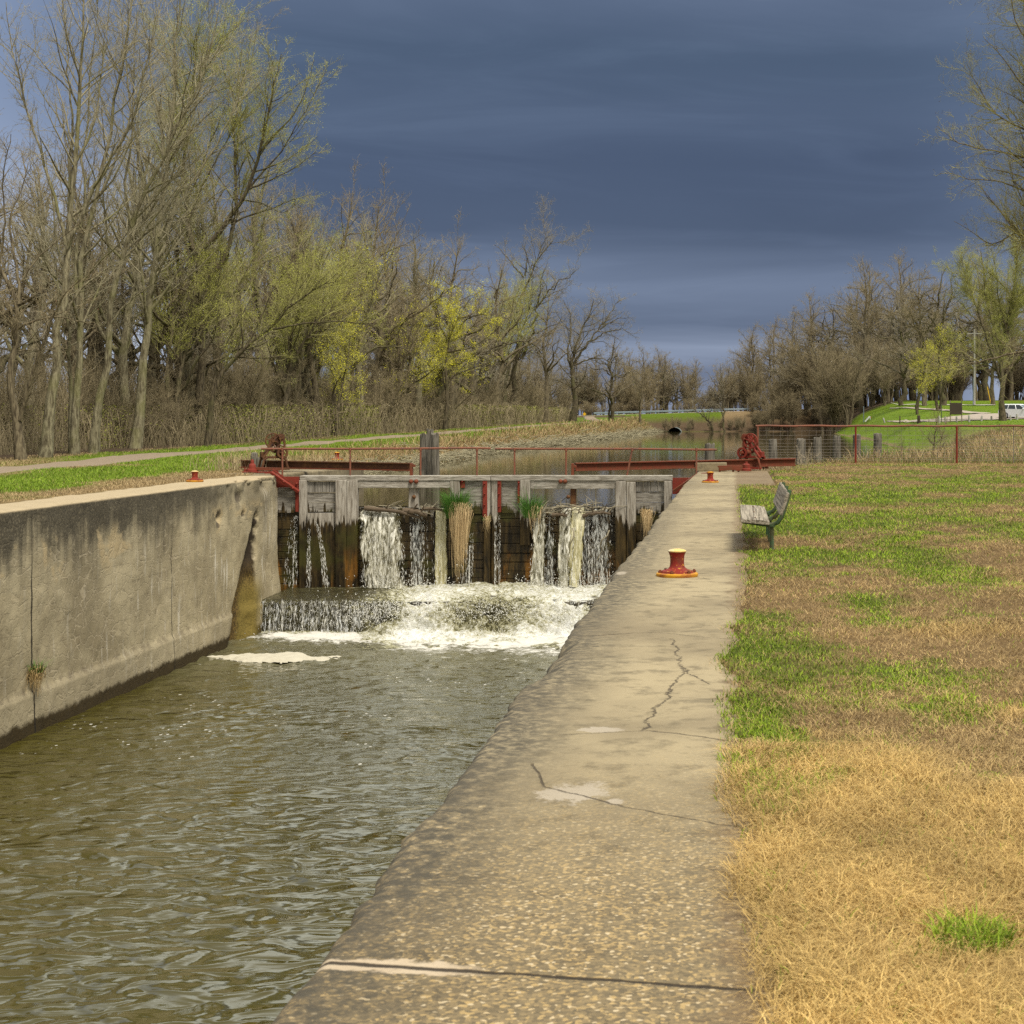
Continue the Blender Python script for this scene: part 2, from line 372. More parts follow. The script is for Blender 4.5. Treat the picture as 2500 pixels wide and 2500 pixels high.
    q = t.math('ADD', t.math('SUBTRACT', y, sy), t.math('MULTIPLY', t.math('SUBTRACT', n2, .5), .35))
    wd = t.rng(z, -.95, -3.2, .18, 1.05, False)
    f = t.math('MULTIPLY', t.rng(t.math('DIVIDE', t.math('ABSOLUTE', q), wd), 1.0, .7), t.rng(z, -.7, -1.0))
    moss = t.mix(t.rng(n3, .35, .65), (.025, .016, .008), (.17, .11, .03))
    c = t.mix(f, c, t.mix(t.rng(z, -1.9, -2.9), (.028, .020, .012), moss))
    gold = t.math('MULTIPLY', t.rng(q, .0, .35), t.math('MULTIPLY', t.rng(z, -2.3, -3.1), t.rng(q, 1.7, .8)))
    c = t.mix(t.math('MULTIPLY', gold, .85), c, t.mix(n3, (.07, .055, .012), (.25, .185, .045)))
    # streaky white pier end
    c = t.mix(t.math('MULTIPLY', t.math('MULTIPLY', t.math('MULTIPLY', t.rng(y, 43.2, 44.0), t.rng(z, -2.4, -1.4)), t.rng(z, -.15, -.5)), t.rng(t.noise(t.scale(p, (.5, 9, .5)), 1.6, 5, .65), .46, .66, 0, .6)), c, (.60, .55, .45))
    for (hy, hz, r) in ((41.6, -.42, .17), (41.9, -.86, .10), (40.0, -.75, .13), (39.9, -1.0, .11)):
        e = t.vmath('LENGTH', t.comb(0, t.math('MULTIPLY', t.math('SUBTRACT', y, hy), .6), t.math('SUBTRACT', z, hz)))
        e = t.math('ADD', e, t.math('MULTIPLY', t.math('SUBTRACT', n3, .5), .25))
        c = t.mix(t.rng(e, r, r*.6, 0, .85), c, (.075, .06, .042))
    c = t.mix(t.math('MULTIPLY', top_f, .9), c, t.mix(n2, (.50, .40, .25), (.33, .26, .155)))
    t.set(b.inputs['Base Color'], c)
    h = t.math('ADD', t.math('MULTIPLY', n2, .7), t.math('ADD', t.math('MULTIPLY', n3, .35), t.math('MULTIPLY', line, -.3)))
    t.set(b.inputs['Normal'], t.bump(h, .6, .03)); return m
M['wall'] = concrete_wall()

def timber(name, dry1, dry2, wet=True, grain='z', wl=-1.12):
    """weathered grey timber that is black and slimy where the leaking water keeps it wet"""
    m, t, b = material(name, .85, .25); p = t.pos(); x, y, z = t.sep(p)[:3]
    sc = {'z': (13, 13, 1.1), 'x': (1.1, 13, 16)}[grain]
    g = t.noise(t.scale(p, sc), 1.5, 6, .65, .5); n = t.noise(p, 3, 4, .6); g2 = t.noise(t.scale(p, tuple(v*2.2 for v in sc)), 1.5, 3, .6)
    c = t.mix(t.rng(g, .33, .66), dry1, dry2); c = t.mix(t.rng(g2, .58, .72, 0, .7), c, (.045, .036, .026))
    c = t.mix(t.rng(n, .55, .8, 0, .4), c, (.11, .10, .055))
    rough = None
    if wet:
        jag = t.noise(t.scale(p, (9, 9, .35)), 1.3, 4, .6)
        w = t.math('ADD', z, t.math('MULTIPLY', t.math('SUBTRACT', jag, .5), 1.5))
        wf = t.rng(w, wl+.03, wl-.05)
        wc = t.mix(t.rng(t.noise(t.scale(p, (6, 6, 1.0)), 1.3, 5, .65), .35, .7), (.012, .009, .005), (.075, .050, .018))
        wc = t.mix(t.rng(t.noise(p, 1.1, 3, .5), .52, .68, 0, .8), wc, (.055, .052, .012))
        wc = t.mix(t.math('MULTIPLY', t.rng(t.noise(t.scale(p, (2.2, 2.2, .5)), 1., 4, .6), .55, .68), t.rng(z, -1.9, -2.7)), wc, (.22, .10, .018))
        c = t.mix(wf, c, wc); t.set(b.inputs['Roughness'], t.rng(wf, 0, 1, .88, .35, False))
    t.set(b.inputs['Base Color'], c); t.set(b.inputs['Normal'], t.bump(g, .7, .02)); return m
M['post_wood'] = timber('gate_post_wood', (.20, .17, .13), (.42, .385, .32), True, 'z', -1.30)
M['plank_wood'] = timber('gate_plank_wood', (.15, .132, .105), (.34, .315, .265), True, 'x', -.98)
M['beam_wood'] = timber('gate_beam_wood', (.20, .175, .135), (.43, .395, .33), False, 'x')
M['board_wood'] = timber('gate_board_wood', (.14, .125, .10), (.31, .285, .24), False, 'z')
M['piling_wood'] = timber('piling_wood', (.055, .048, .036), (.20, .18, .14), False, 'z')
M['bench_wood'] = timber('bench_wood', (.085, .068, .045), (.38, .33, .25), False, 'x')
_b = M['bench_wood'].node_tree
for _n in _b.nodes:
    if _n.type == 'MAPPING': _v = _n.inputs['Scale'].default_value; _n.inputs['Scale'].default_value = (_v[2]*1.6, _v[0]*.35, _v[2]*1.6)
M['log_wood'] = plain('log_wood', (.11, .08, .05), .8, .5, 9, .3, .6)

def water_chamber():
    m, t, b = material('chamber_water', .035, .5); p = t.pos(); x, y, z = t.sep(p)[:3]
    b.inputs['IOR'].default_value = 1.33
    w1 = t.noise(t.scale(p, (1.9, 2.5, 1)), 1.0, 1.2, .4, .8); w2 = t.noise(t.scale(p, (2.4, 5.4, 1), rot=(0, 0, .2)), 1.0, 4, .55, .5)
    w3 = t.noise(t.scale(p, (9, 16, 1)), 1.0, 3, .6)
    rag = t.math('MULTIPLY', t.rng(y, 18, 38, .10, 1, False), t.rng(t.noise(t.scale(p, (.5, .3, 1)), .8, 3, .5), .32, .68, .35, 1.5))
    h = t.math('ADD', t.math('MULTIPLY', w1, t.rng(t.noise(t.scale(p, (.4, .3, 1)), .7, 2, .5), .3, .7, .75, 1.6)), t.math('ADD', t.math('MULTIPLY', w2, t.math('ADD', .05, t.math('MULTIPLY', rag, .25))), t.math('MULTIPLY', w3, t.math('ADD', .004, t.math('MULTIPLY', rag, .11)))))
    # foam: dense below the falls, thinning to flecks down the chamber
    n1 = t.noise(t.scale(p, (1, .75, 1)), .55, 4, .6, .8); n2 = t.noise(p, 5, 5, .7, .6)
    fl = t.voro(t.scale(p, (1, .6, 1)), 7.5, 'F1', 'Distance')
    flr = t.sep(t.voro(t.scale(p, (1, .6, 1)), 7.5, 'F1', 'Color'))[0]
    ctr = t.math('ABSOLUTE', t.math('ADD', x, 5.6))
    reach = t.math('SUBTRACT', y, t.math('MULTIPLY', ctr, .42))
    dense = t.math('ADD', t.rng(reach, 35.2, 42.0, -.14, 1.0, False), t.math('MULTIPLY', t.math('SUBTRACT', n1, .5), 1.1))
    dense = t.math('ADD', dense, t.math('MULTIPLY', t.math('SUBTRACT', n2, .5), .9))
    f1 = t.rng(dense, .45, .68)
    band = t.math('MULTIPLY', t.rng(t.math('ADD', y, t.math('MULTIPLY', x, .35)), 19, 24), t.rng(n1, .50, .62))
    f2 = t.math('MULTIPLY', t.rng(fl, t.math('MULTIPLY', flr, .30), t.math('MULTIPLY', flr, .18)), t.math('MULTIPLY', t.rng(flr, .42, .5), band))
    foam = t.math('MAXIMUM', f1, t.math('MULTIPLY', f2, .8))
    body = t.mix(t.noise(p, .35, 3, .5), (.044, .038, .006), (.060, .051, .010))
    body = t.mix(t.rng(y, 33, 40, 0, .5), body, (.16, .15, .09))
    t.set(b.inputs['Base Color'], t.mix(foam, body, (.62, .60, .53)))
    t.set(b.inputs['Roughness'], t.rng(foam, 0, 1, .035, .7, False))
    t.set(b.inputs['Normal'], t.bump(t.math('ADD', h, t.math('MULTIPLY', foam, .12)), 1.0, .13)); return m
M['chamber'] = water_chamber()
def water_pond():
    m, t, b = material('pond_water', .03, .5); p = t.pos(); b.inputs['IOR'].default_value = 1.33
    h = t.math('ADD', t.noise(t.scale(p, (.5, 2.2, 1)), 1.0, 4, .55), t.math('MULTIPLY', t.noise(t.scale(p, (3, 8, 1)), 1., 3), .25))
    b.inputs['Base Color'].default_value = (.055, .045, .018, 1)
    t.set(b.inputs['Normal'], t.bump(h, .07, .03)); return m
M['pond'] = water_pond()
def fall_mat(name, c1, c2, lo, hi):
    m, t, b = material(name, .25, .5); p = t.pos()
    n = t.noise(t.scale(p, (8, 4, 1.5)), 1.0, 5, .62, 1.6); n2 = t.noise(t.scale(p, (26, 20, 5)), 1., 4, .6, .8)
    v = t.math('ADD', t.math('MULTIPLY', n, .68), t.math('MULTIPLY', n2, .32))
    if name != 'thin_water_film_curtain': v = t.math('SUBTRACT', v, t.math('MULTIPLY', t.math('SUBTRACT', 1, t.sep(t.attr('col'))[0]), .24))
    t.set(b.inputs['Base Color'], t.mix(t.rng(v, .4, .62), c1, c2)); t.set(b.inputs['Alpha'], t.rng(v, lo, hi))
    t.set(b.inputs['Normal'], t.bump(v, .9, .05)); return m
M['fall'] = fall_mat('falling_water', (.30, .27, .13), (.84, .82, .71), .38, .66)
M['chute'] = fall_mat('smooth_chute', (.42, .38, .19), (.72, .68, .47), .30, .42)
M['film'] = fall_mat('thin_water_film', (.30, .32, .29), (.72, .73, .68), .46, .72)
M['curtain'] = fall_mat('thin_water_film_curtain', (.30, .32, .31), (.72, .74, .74), .52, .66)
M['drop'] = plain('water_drops', (.74, .73, .66), .25, .1, 5, .5, 0)
def foam_mat():
    m, t, b = material('churning_foam', .45, .4); p = t.pos(); a = t.sep(t.attr('col'))[0]
    n = t.noise(p, 5, 6, .72, .9); n2 = t.noise(p, 17, 4, .7, .5)
    f = t.math('ADD', a, t.math('ADD', t.math('MULTIPLY', t.math('SUBTRACT', n, .5), 1.5), t.math('MULTIPLY', t.math('SUBTRACT', n2, .5), .8)))
    c = t.ramp(f, [(0, (.030, .026, .012)), (.32, (.075, .068, .028)), (.46, (.32, .30, .16)), (.64, (.56, .55, .45)), (.86, (.76, .76, .71))])
    t.set(b.inputs['Base Color'], c); t.set(b.inputs['Roughness'], t.rng(f, .3, .6, .12, .65))
    t.set(b.inputs['Normal'], t.bump(t.math('ADD', n, t.math('MULTIPLY', n2, .5)), .8, .08)); return m
M['foam'] = foam_mat()
M['raft'] = plain('foam_raft', (.47, .435, .335), .8, .12, 6, .2, .5)

def ground_mat():
    m, t, b = material('ground', .95, .1); p = t.pos(); c = t.attr('col')
    n = t.noise(p, 4, 6, .7); n2 = t.noise(p, 30, 4, .7)
    c = t.mix(t.rng(n, .3, .7), t.mix(1., c, (.62, .60, .60), 'MULTIPLY'), c); c = t.mix(t.rng(n2, .35, .7, 0, .5), c, t.mix(1., c, (.45, .42, .42), 'MULTIPLY'))
    t.set(b.inputs['Base Color'], c); t.set(b.inputs['Normal'], t.bump(t.math('ADD', n, t.math('MULTIPLY', n2, .4)), .8, .05)); return m
M['ground'] = ground_mat()
M['blade'] = attr_mat('grass_blades', .7)
M['gravel'] = plain('path_gravel', (.23, .18, .125), .95, .35, 5, .1, .6)
M['asphalt'] = plain('park_road', (.34, .29, .235), .95, .12, 3, .1, .3)
M['pale_road'] = plain('pale_road_edge', (.50, .47, .40), .95, .1, 3, .1, .2)
M['steel'] = plain('galvanised_steel', (.20, .25, .28), .5, .2, 2, .5, .1)
M['dark_steel'] = plain('dark_steel', (.07, .085, .095), .6, .2, 2, .4, .1)
M['wire'] = plain('fence_wire', (.20, .17, .14), .6, .3, 5, .4, 0)
M['white'] = plain('white_paint', (.78, .78, .76), .5, .06, 3, .4, .05)
M['car_paint'] = plain('white_car_paint', (.74, .76, .78), .18, .02, 1, .6, 0)
M['glass'] = plain('dark_car_glass', (.025, .035, .04), .06, .1, 1, .6, 0)
M['rubber'] = plain('black_rubber', (.02, .02, .02), .8, .1, 8)
M['alloy'] = plain('grey_alloy', (.35, .35, .36), .35, .1, 8, .5, 0)
M['lamp'] = plain('lamp_lens', (.55, .58, .60), .15, .1, 4, .6, 0)
M['sign_board'] = plain('brown_board', (.055, .040, .028), .8, .3, 6)
M['yellow'] = plain('yellow_paint', (.72, .42, .02), .6, .1, 4)
M['orange_red'] = plain('orange_red_paint', (.62, .09, .03), .6, .1, 4)
M['culvert'] = plain('culvert_steel', (.16, .19, .18), .6, .25, 3)
M['dark_hole'] = plain('culvert_darkness', (.012, .012, .010), .9, .2, 3)
M['pole_wood'] = plain('pole_wood', (.36, .34, .30), .85, .15, 4)

# ------------------------------------------------------------------ lie of the land
XL, XR = -12.6, -1.26            # faces of the lock chamber
POND_Z, CH_Z = -.93, -4.05
SL_Y = [54, 56, 62, 85, 120, 198, 290, 300]; SL_X = [-12.6, -14.3, -16.3, -16.8, -17.5, -16, -14.7, -14.5]
SR_Y = [50, 52, 54, 57.5, 58.8, 61., 64, 70, 80, 95, 120, 180, 290, 300]; SR_X = [-1.26, -1.0, -.6, .6, 2.0, 6.9, 8.2, 8.8, 9.6, 10.7, 12.2, 14.3, 14.8, 14.8]
def wob(Y, s): return (fbm(np.asarray(Y)*.35, np.zeros_like(np.asarray(Y, float))+s, 5)-.5)*1.1*np.clip((np.asarray(Y)-58)/10, 0, 1)
def shoreL(Y): return np.interp(Y, SL_Y, SL_X)+wob(Y, 3.3)
def shoreR(Y): return np.interp(Y, SR_Y, SR_X)+wob(Y, 9.1)
def lawn_edge(Y):
    return np.interp(Y, [4.5, 6, 8, 9.5, 10.7, 13, 16, 19, 25, 38], [.05, .03, -.09, -.04, -.10, -.02, .03, .07, .06, .03])+(fbm(Y*1.6, np.asarray(Y)*0., 17)-.5)*.16+np.where(Y > 38.8, .95, 0)
def hgt(X, Y):
    X = np.asarray(X, float); Y = np.asarray(Y, float)
    zl = np.interp(Y, [0, 90, 194, 261, 292, 312, 420], [0, 0, .78, .95, 1.3, 2.2, 2.2])
    zr = np.interp(Y, [0, 58, 70, 120, 165, 270, 420], [0, 0, .1, .72, 1.15, 4.5, 4.6])
    zr = np.where(Y > 165, 1.15+(zr-1.15)*smooth01((X-15)/13), zr)
    bl = smooth01((X+4-np.clip((Y-290)*.6, 0, 20))/14)
    zf = 2.05+np.clip((X+27)*.028, -.3, 1.6)
    zland = zl*(1-bl)+zr*bl
    far = smooth01((Y-296)/12)*smooth01((70-np.abs(X))/30)
    zland = zland*(1-far)+zf*far
    dl = shoreL(Y)-X; dr = X-shoreR(Y); de = (Y-297.)
    d = np.maximum(np.maximum(dl*np.where(Y > 53.9, 1, 0)-np.where(Y > 53.9, 0, 99), dr), de)
    wdt = np.where(de > np.maximum(dl, dr), 12., np.where(dl > -3, 3.6, np.where(Y < 75, 2.2, 6.0)))
    z = np.where(d > 0, POND_Z-.12+(zland-POND_Z+.12)*smooth01(d/wdt*.5+.5*np.clip(d/wdt, 0, 1)), POND_Z-.12+np.maximum(-1.6, d*.7))
    z = z+(fbm(X*.25, Y*.25, 8)-.5)*np.where((X > .8) & (Y < 60), .05, .22)*np.clip(d/3, 0, 1)*np.where(np.abs(X+6.9) < 8.4, 0, 1)
    inlock = Y < 54
    eg = lawn_edge(Y)
    zi = np.where(X <= -13.65, 0., np.where(X >= -.27, -.035+.045*smooth01((X-eg)/.10+.2)+(fbm(X*.8, Y*.8, 4)-.5)*.05*np.clip(X-eg, 0, 1), -6.))
    zi = np.where((X <= -13.65), (fbm(X*.2, Y*.2, 7)-.5)*.10*smooth01((-14.2-X)/3), zi)
    z = np.where(inlock & (Y < 50.5), zi, np.where(inlock & (X <= -13.65), zi, np.where(inlock & (X < 1) & (X > -13.3), np.minimum(z, -2.2), z)))
    # towpath lawn keeps level right beside the upstream wall
    return z
def ground_hit(x, y, dmax=420):
    ds = np.linspace(20, dmax, 4000); X = (x-CX)*ds/FPX; Z = EYE-(y-CY)*ds/FPX
    k = np.argmax(Z <= hgt(X, ds)+.001)
    return np.array((X[k], ds[k], float(hgt(X[k], ds[k])))) if Z[k] <= hgt(X[k], ds[k])+.001 else np.array((X[-1], dmax, Z[-1]))

PATH = [(-19.5, 22), (-21.5, 40), (-23.0, 55), (-25.2, 75), (-25.6, 92), (-24.2, 123), (-23, 160), (-22, 194), (-21.8, 240), (-23, 275), (-27, 300)]
def path_x(Y): return np.interp(Y, [p[1] for p in PATH], [p[0] for p in PATH])

GREEN = np.array((.10, .150, .014)); LUSH = np.array((.155, .235, .014)); STRAW = np.array((.36, .235, .075)); BROWN = np.array((.205, .135, .058)); TAN = np.array((.27, .195, .09))
def lawn_green(X, Y):
    """how green the turf is, 0 dead .. 1 fresh (a real pattern of the lawn)"""
    X = np.asarray(X, float); Y = np.asarray(Y, float)
    n = fbm(X*.95+3, Y*.42, 21, 5)*.50+fbm(X*2.6, Y*1.5, 27, 4)*.30+fbm(X*7, Y*5, 28, 3)*.20
    n = .5+(n-.5)*1.55
    base = np.interp(Y, [4, 8, 9.5, 13, 18, 22, 28, 40, 47, 52, 57, 64], [-.20, -.16, -.03, .02, .03, .05, .10, .13, .08, -.02, .02, .06])
    g = n+base-.54
    for (gx, gy, rx, ry, a) in ((.72, 4.95, .16, .17, .6), (1.14, 7.25, .10, .14, .5), (.10, 8.7, .16, .5, .30), (.08, 11.3, .18, .6, .22), (.95, 10.2, .5, .5, .16), (1.0, 12.5, .5, .5, .12), (.55, 11.4, .35, .25, .20), (.1, 13.2, .25, .5, .2),
                                (1.3, 14.2, .5, .5, .2), (.5, 16.5, .35, .5, .2), (2.2, 17.5, .7, .8, .2), (1.9, 14.8, .3, .4, .15), (3.4, 22, .8, 1, .2), (.35, 25.5, .6, 4.5, .30), (.2, 33, .5, 3.5, .34), (.45, 21, .5, 1.0, -.3), (.9, 16, .7, 1.2, -.10), (1.1, 19, .6, .6, .16), (2.6, 26, 1.4, 1.6, .12), (2.2, 32, 2.5, 3, .12), (.75, 9.0, .9, .35, .1), (1.6, 11.6, .35, .4, -.22)):
        g = g+a*np.exp(-(((X-gx)/rx)**2+((Y-gy)/ry)**2))
    return smooth01(g/.42+.32)*.92
def ground_colour(X, Y):
    X = np.asarray(X, float); Y = np.asarray(Y, float)
    g = lawn_green(X, Y)[..., None]; n = fbm(X*1.5, Y*1.5, 33)[..., None]
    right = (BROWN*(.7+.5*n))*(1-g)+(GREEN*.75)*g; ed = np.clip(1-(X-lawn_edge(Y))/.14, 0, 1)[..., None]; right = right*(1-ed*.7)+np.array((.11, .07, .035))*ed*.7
    pd = np.abs(X-path_x(Y))[..., None]
    nl = fbm(X*.28, Y*.16, 41)[..., None]; edge = np.clip((-13.7-X)/4.0, 0, 1)[..., None]
    gl = np.clip((nl-.42)*4+edge*1.2-.2, 0, 1)
    left = TAN*.9*(1-gl)+LUSH*.85*gl
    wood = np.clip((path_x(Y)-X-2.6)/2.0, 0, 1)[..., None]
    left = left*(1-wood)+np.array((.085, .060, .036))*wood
    bank = np.clip((X-shoreL(Y)+3.4)/1.6, 0, 1)[..., None]*(Y > 53)[..., None]
    left = left*(1-bank)+np.array((.22, .16, .085))*bank
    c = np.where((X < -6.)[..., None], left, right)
    # the hill and bank on the far right
    fr = np.clip((Y-60)/6, 0, 1)[..., None]*(X > 0)[..., None]
    nf = fbm(X*.3, Y*.12, 51)[..., None]; dr = (X-shoreR(Y))[..., None]
    hill = LUSH*.95*(.8+.4*nf); bankc = np.array((.30, .22, .11))*(.7+.6*nf)
    k = np.clip((Y[..., None]-100)/35, 0, 1); k = np.maximum(k, np.clip((nf-.5)*4, 0, .8)); hillmix = bankc*(1-k)+hill*k
    hillmix = np.where(dr < 1.2, bankc*.7, hillmix)
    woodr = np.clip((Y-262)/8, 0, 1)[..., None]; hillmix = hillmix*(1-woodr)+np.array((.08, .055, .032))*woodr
    c = c*(1-fr)+hillmix*fr
    far = (Y > 293)[..., None]
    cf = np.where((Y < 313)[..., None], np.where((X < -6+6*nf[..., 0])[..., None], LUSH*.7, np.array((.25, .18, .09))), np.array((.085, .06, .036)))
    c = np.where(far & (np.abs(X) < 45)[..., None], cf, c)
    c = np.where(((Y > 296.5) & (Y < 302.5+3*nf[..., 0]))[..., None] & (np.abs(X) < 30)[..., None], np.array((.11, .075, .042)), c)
    return np.clip(c, 0, 1)

def build_ground():
    xs = np.unique(np.concatenate([np.linspace(-900, -120, 14), np.linspace(-120, -40, 30), np.arange(-40, -18, .8), np.arange(-18, -13.7, .35), [-13.66, -13.2, -12.9, -.8, -.5, -.33], np.arange(-.26, .5, .04), np.arange(.8, 1.3, .06),
                                   np.arange(.5, 3.2, .16), np.arange(3.2, 20, .4), np.arange(20, 60, 1.6), np.linspace(60, 140, 24), np.linspace(150, 900, 12), np.arange(-12, -1, 1.0)]))
    ys = np.unique(np.concatenate([np.linspace(-40, 2, 8), np.arange(3, 14, .12), np.arange(14, 24, .3), np.arange(24, 70, .6), [50.4, 50.6, 53.9, 54.1], np.arange(70, 130, 1.5), np.arange(130, 340, 3.2), np.linspace(345, 600, 20), np.linspace(650, 3000, 12)]))
    X, Y = np.meshgrid(xs, ys); Z = hgt(X, Y); nx, ny = len(xs), len(ys)
    V = np.stack([X, Y, Z], -1).reshape(-1, 3); i = np.arange(nx*ny).reshape(ny, nx)
    F = np.stack([i[:-1, :-1], i[:-1, 1:], i[1:, 1:], i[1:, :-1]], -1).reshape(-1, 4)
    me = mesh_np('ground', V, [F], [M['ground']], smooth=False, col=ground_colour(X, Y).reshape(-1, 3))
    tag(link('ground', me), kind='structure')
build_ground()

def strip(name, pts, wl, wr, mat, lift=.04, n=120, kind='structure'):
    pts = np.array(pts, float); t = np.concatenate([[0], np.cumsum(np.linalg.norm(np.diff(pts, axis=0), axis=1))]); s = np.linspace(0, t[-1], n)
    c = np.stack([np.interp(s, t, pts[:, 0]), np.interp(s, t, pts[:, 1])], -1); d = np.gradient(c, axis=0); d /= np.linalg.norm(d, axis=1)[:, None]
    nr = np.stack([d[:, 1], -d[:, 0]], -1); K = 7; V = []
    for k in range(K):
        f = -wl+(wl+wr)*k/(K-1); w = (fbm(s*.9, np.full(n, k*3.), 61)-.5)*(.5 if k in (0, K-1) else 0)
        q = c+nr*(f+w)[:, None]; z = hgt(q[:, 0], q[:, 1])+lift-(lift+.06)*(k in (0, K-1)); V.append(np.column_stack([q, z]))
    V = np.stack(V, 1).reshape(-1, 3); i = np.arange(n*K).reshape(n, K)
    F = np.stack([i[:-1, :-1], i[:-1, 1:], i[1:, 1:], i[1:, :-1]], -1).reshape(-1, 4)
    o = link(name, mesh_np(name, V, [F], [mat], smooth=True)); tag(o, kind=kind); return o
strip('gravel_path', PATH, 1.25, 1.25, M['gravel'], .05, 260)
def band(name, near, far, mat, lift, n=60):
    """a road laid on the ground between its near and its far edge"""
    def edge(pts):
        w = np.array([ground_hit(*p)[:2] for p in pts]); u = np.linspace(0, 1, len(pts)); t = np.linspace(0, 1, n); q = np.stack([np.interp(t, u, w[:, 0]), np.interp(t, u, w[:, 1])], -1)
        for _ in range(6): q[1:-1] = q[1:-1]*.5+(q[:-2]+q[2:])*.25
        return q
    A, B = edge(near), edge(far); K = 8; V = []
    for k in range(K): f = k/(K-1); q = A*(1-f)+B*f; V.append(np.column_stack([q, hgt(q[:, 0], q[:, 1])+lift]))
    V = np.stack(V, 1).reshape(-1, 3); i = np.arange(n*K).reshape(n, K); F = np.stack([i[:-1, :-1], i[1:, :-1], i[1:, 1:], i[:-1, 1:]], -1).reshape(-1, 4)
    tag(link(name, mesh_np(name, V, [F], [mat], smooth=True)), kind='structure')
band('park_road', [(2165, 1030), (2250, 1032), (2330, 1030), (2400, 1026), (2470, 1024), (2560, 1023)], [(2165, 1028.6), (2250, 1027), (2310, 1020), (2370, 1013), (2440, 1010), (2560, 1009)], M['asphalt'], .07)
band('park_road_loop', [(2172, 998.5), (2250, 1000.5), (2300, 1004), (2350, 1009), (2400, 1012.5)], [(2172, 997.2), (2250, 997.8), (2310, 1001), (2360, 1005), (2420, 1009.5)], M['asphalt'], .10)
band('pale_road', [(2090, 994), (2190, 992), (2300, 990), (2430, 989.8)], [(2090, 993), (2190, 990.8), (2300, 988.8), (2430, 988.5)], M['pale_road'], .10)
strip('far_road', [(-60, 322), (-27, 318), (12, 318), (60, 322)], 3.2, 3.2, M['asphalt'], .08, 60)

# ------------------------------------------------------------------ lock walls
def grid_mesh(name, fn, us, vs, mats, smooth=True, parent=None, colfn=None):
    U, Vv = np.meshgrid(us, vs); Pp = fn(U, Vv); nx, ny = len(us), len(vs); i = np.arange(nx*ny).reshape(ny, nx)
    F = np.stack([i[:-1, :-1], i[:-1, 1:], i[1:, 1:], i[1:, :-1]], -1).reshape(-1, 4)
    o = link(name, mesh_np(name, Pp.reshape(-1, 3), [F], mats, smooth=smooth, col=colfn(U, Vv).reshape(-1, 3) if colfn else None), parent); return o

def build_right_wall():
    root = thing('lock_wall', (XR, 20, -6), 'right concrete lock wall whose cracked coping runs from the camera to the gate', 'wall')
    # coping: a gently uneven slab rolled over the chamber edge and carried down the face
    us = np.concatenate([[-3.95, -3, -2, -1, -.4, -.15, -.06, -.03, -.012], np.linspace(0, .05, 4), np.linspace(.07, 1.50, 38)])
    vs = np.concatenate([np.arange(-8, 4, 1.), np.arange(4, 14, .06), np.arange(14, 38.8, .2), [38.8]])
    def fn(U, V):
        chip = fbm(V*1.6, V*0+2.2, 71); edge = (chip-.5)*.09+(vnoise(V*9, V*0+1, 72)-.5)*.035
        big = np.maximum(0, fbm(V*.7, V*0+5, 73)-.66)*.9
        x = XR+np.where(U > 0, U, 0)+np.where(U <= .2, edge*np.clip(1-U/.2, 0, 1), 0)*np.where(U > -.4, 1, .4)
        r = .035
        z = np.where(U > 0, 0-np.clip(1-U/.06, 0, 1)**2*r-big*np.clip(1-U/.14, 0, 1), U-r-big)
        z = z+np.where(U > 0, (fbm(x*1.2, V*1.2, 74)-.5)*.022+(vnoise(x*14, V*14, 75)-.5)*.004, 0)
        jy = 4.80-(x+1.26)*.145; z = z-np.where(U > -.3, .006*np.exp(-((V-jy)/.05)**2), 0)
        return np.stack([x, V, z], -1)
    grid_mesh('coping', fn, us, vs, [M['coping']], parent=root)
    bpy.context.view_layer.update()
    o = root.children[0]; o.data.transform(Matrix.Translation(-root.location))
    b = MB(); b.hexa([(XR, 38.8, -5.9), (.95, 38.8, -5.9), (.95, 50.6, -5.9), (-1.1, 50.6, -5.9), (XR, 38.8, .004), (.95, 38.8, .004), (.95, 50.6, .004), (-1.1, 50.6, .004)])
    b.build('gate_platform', M['coping'], root, bevel=.03)
    b = MB(); b.box((.02, 15.6, -3.1), (.06, 46.3, 6)); b.build('buried_face', M['coping'], root)
build_right_wall()

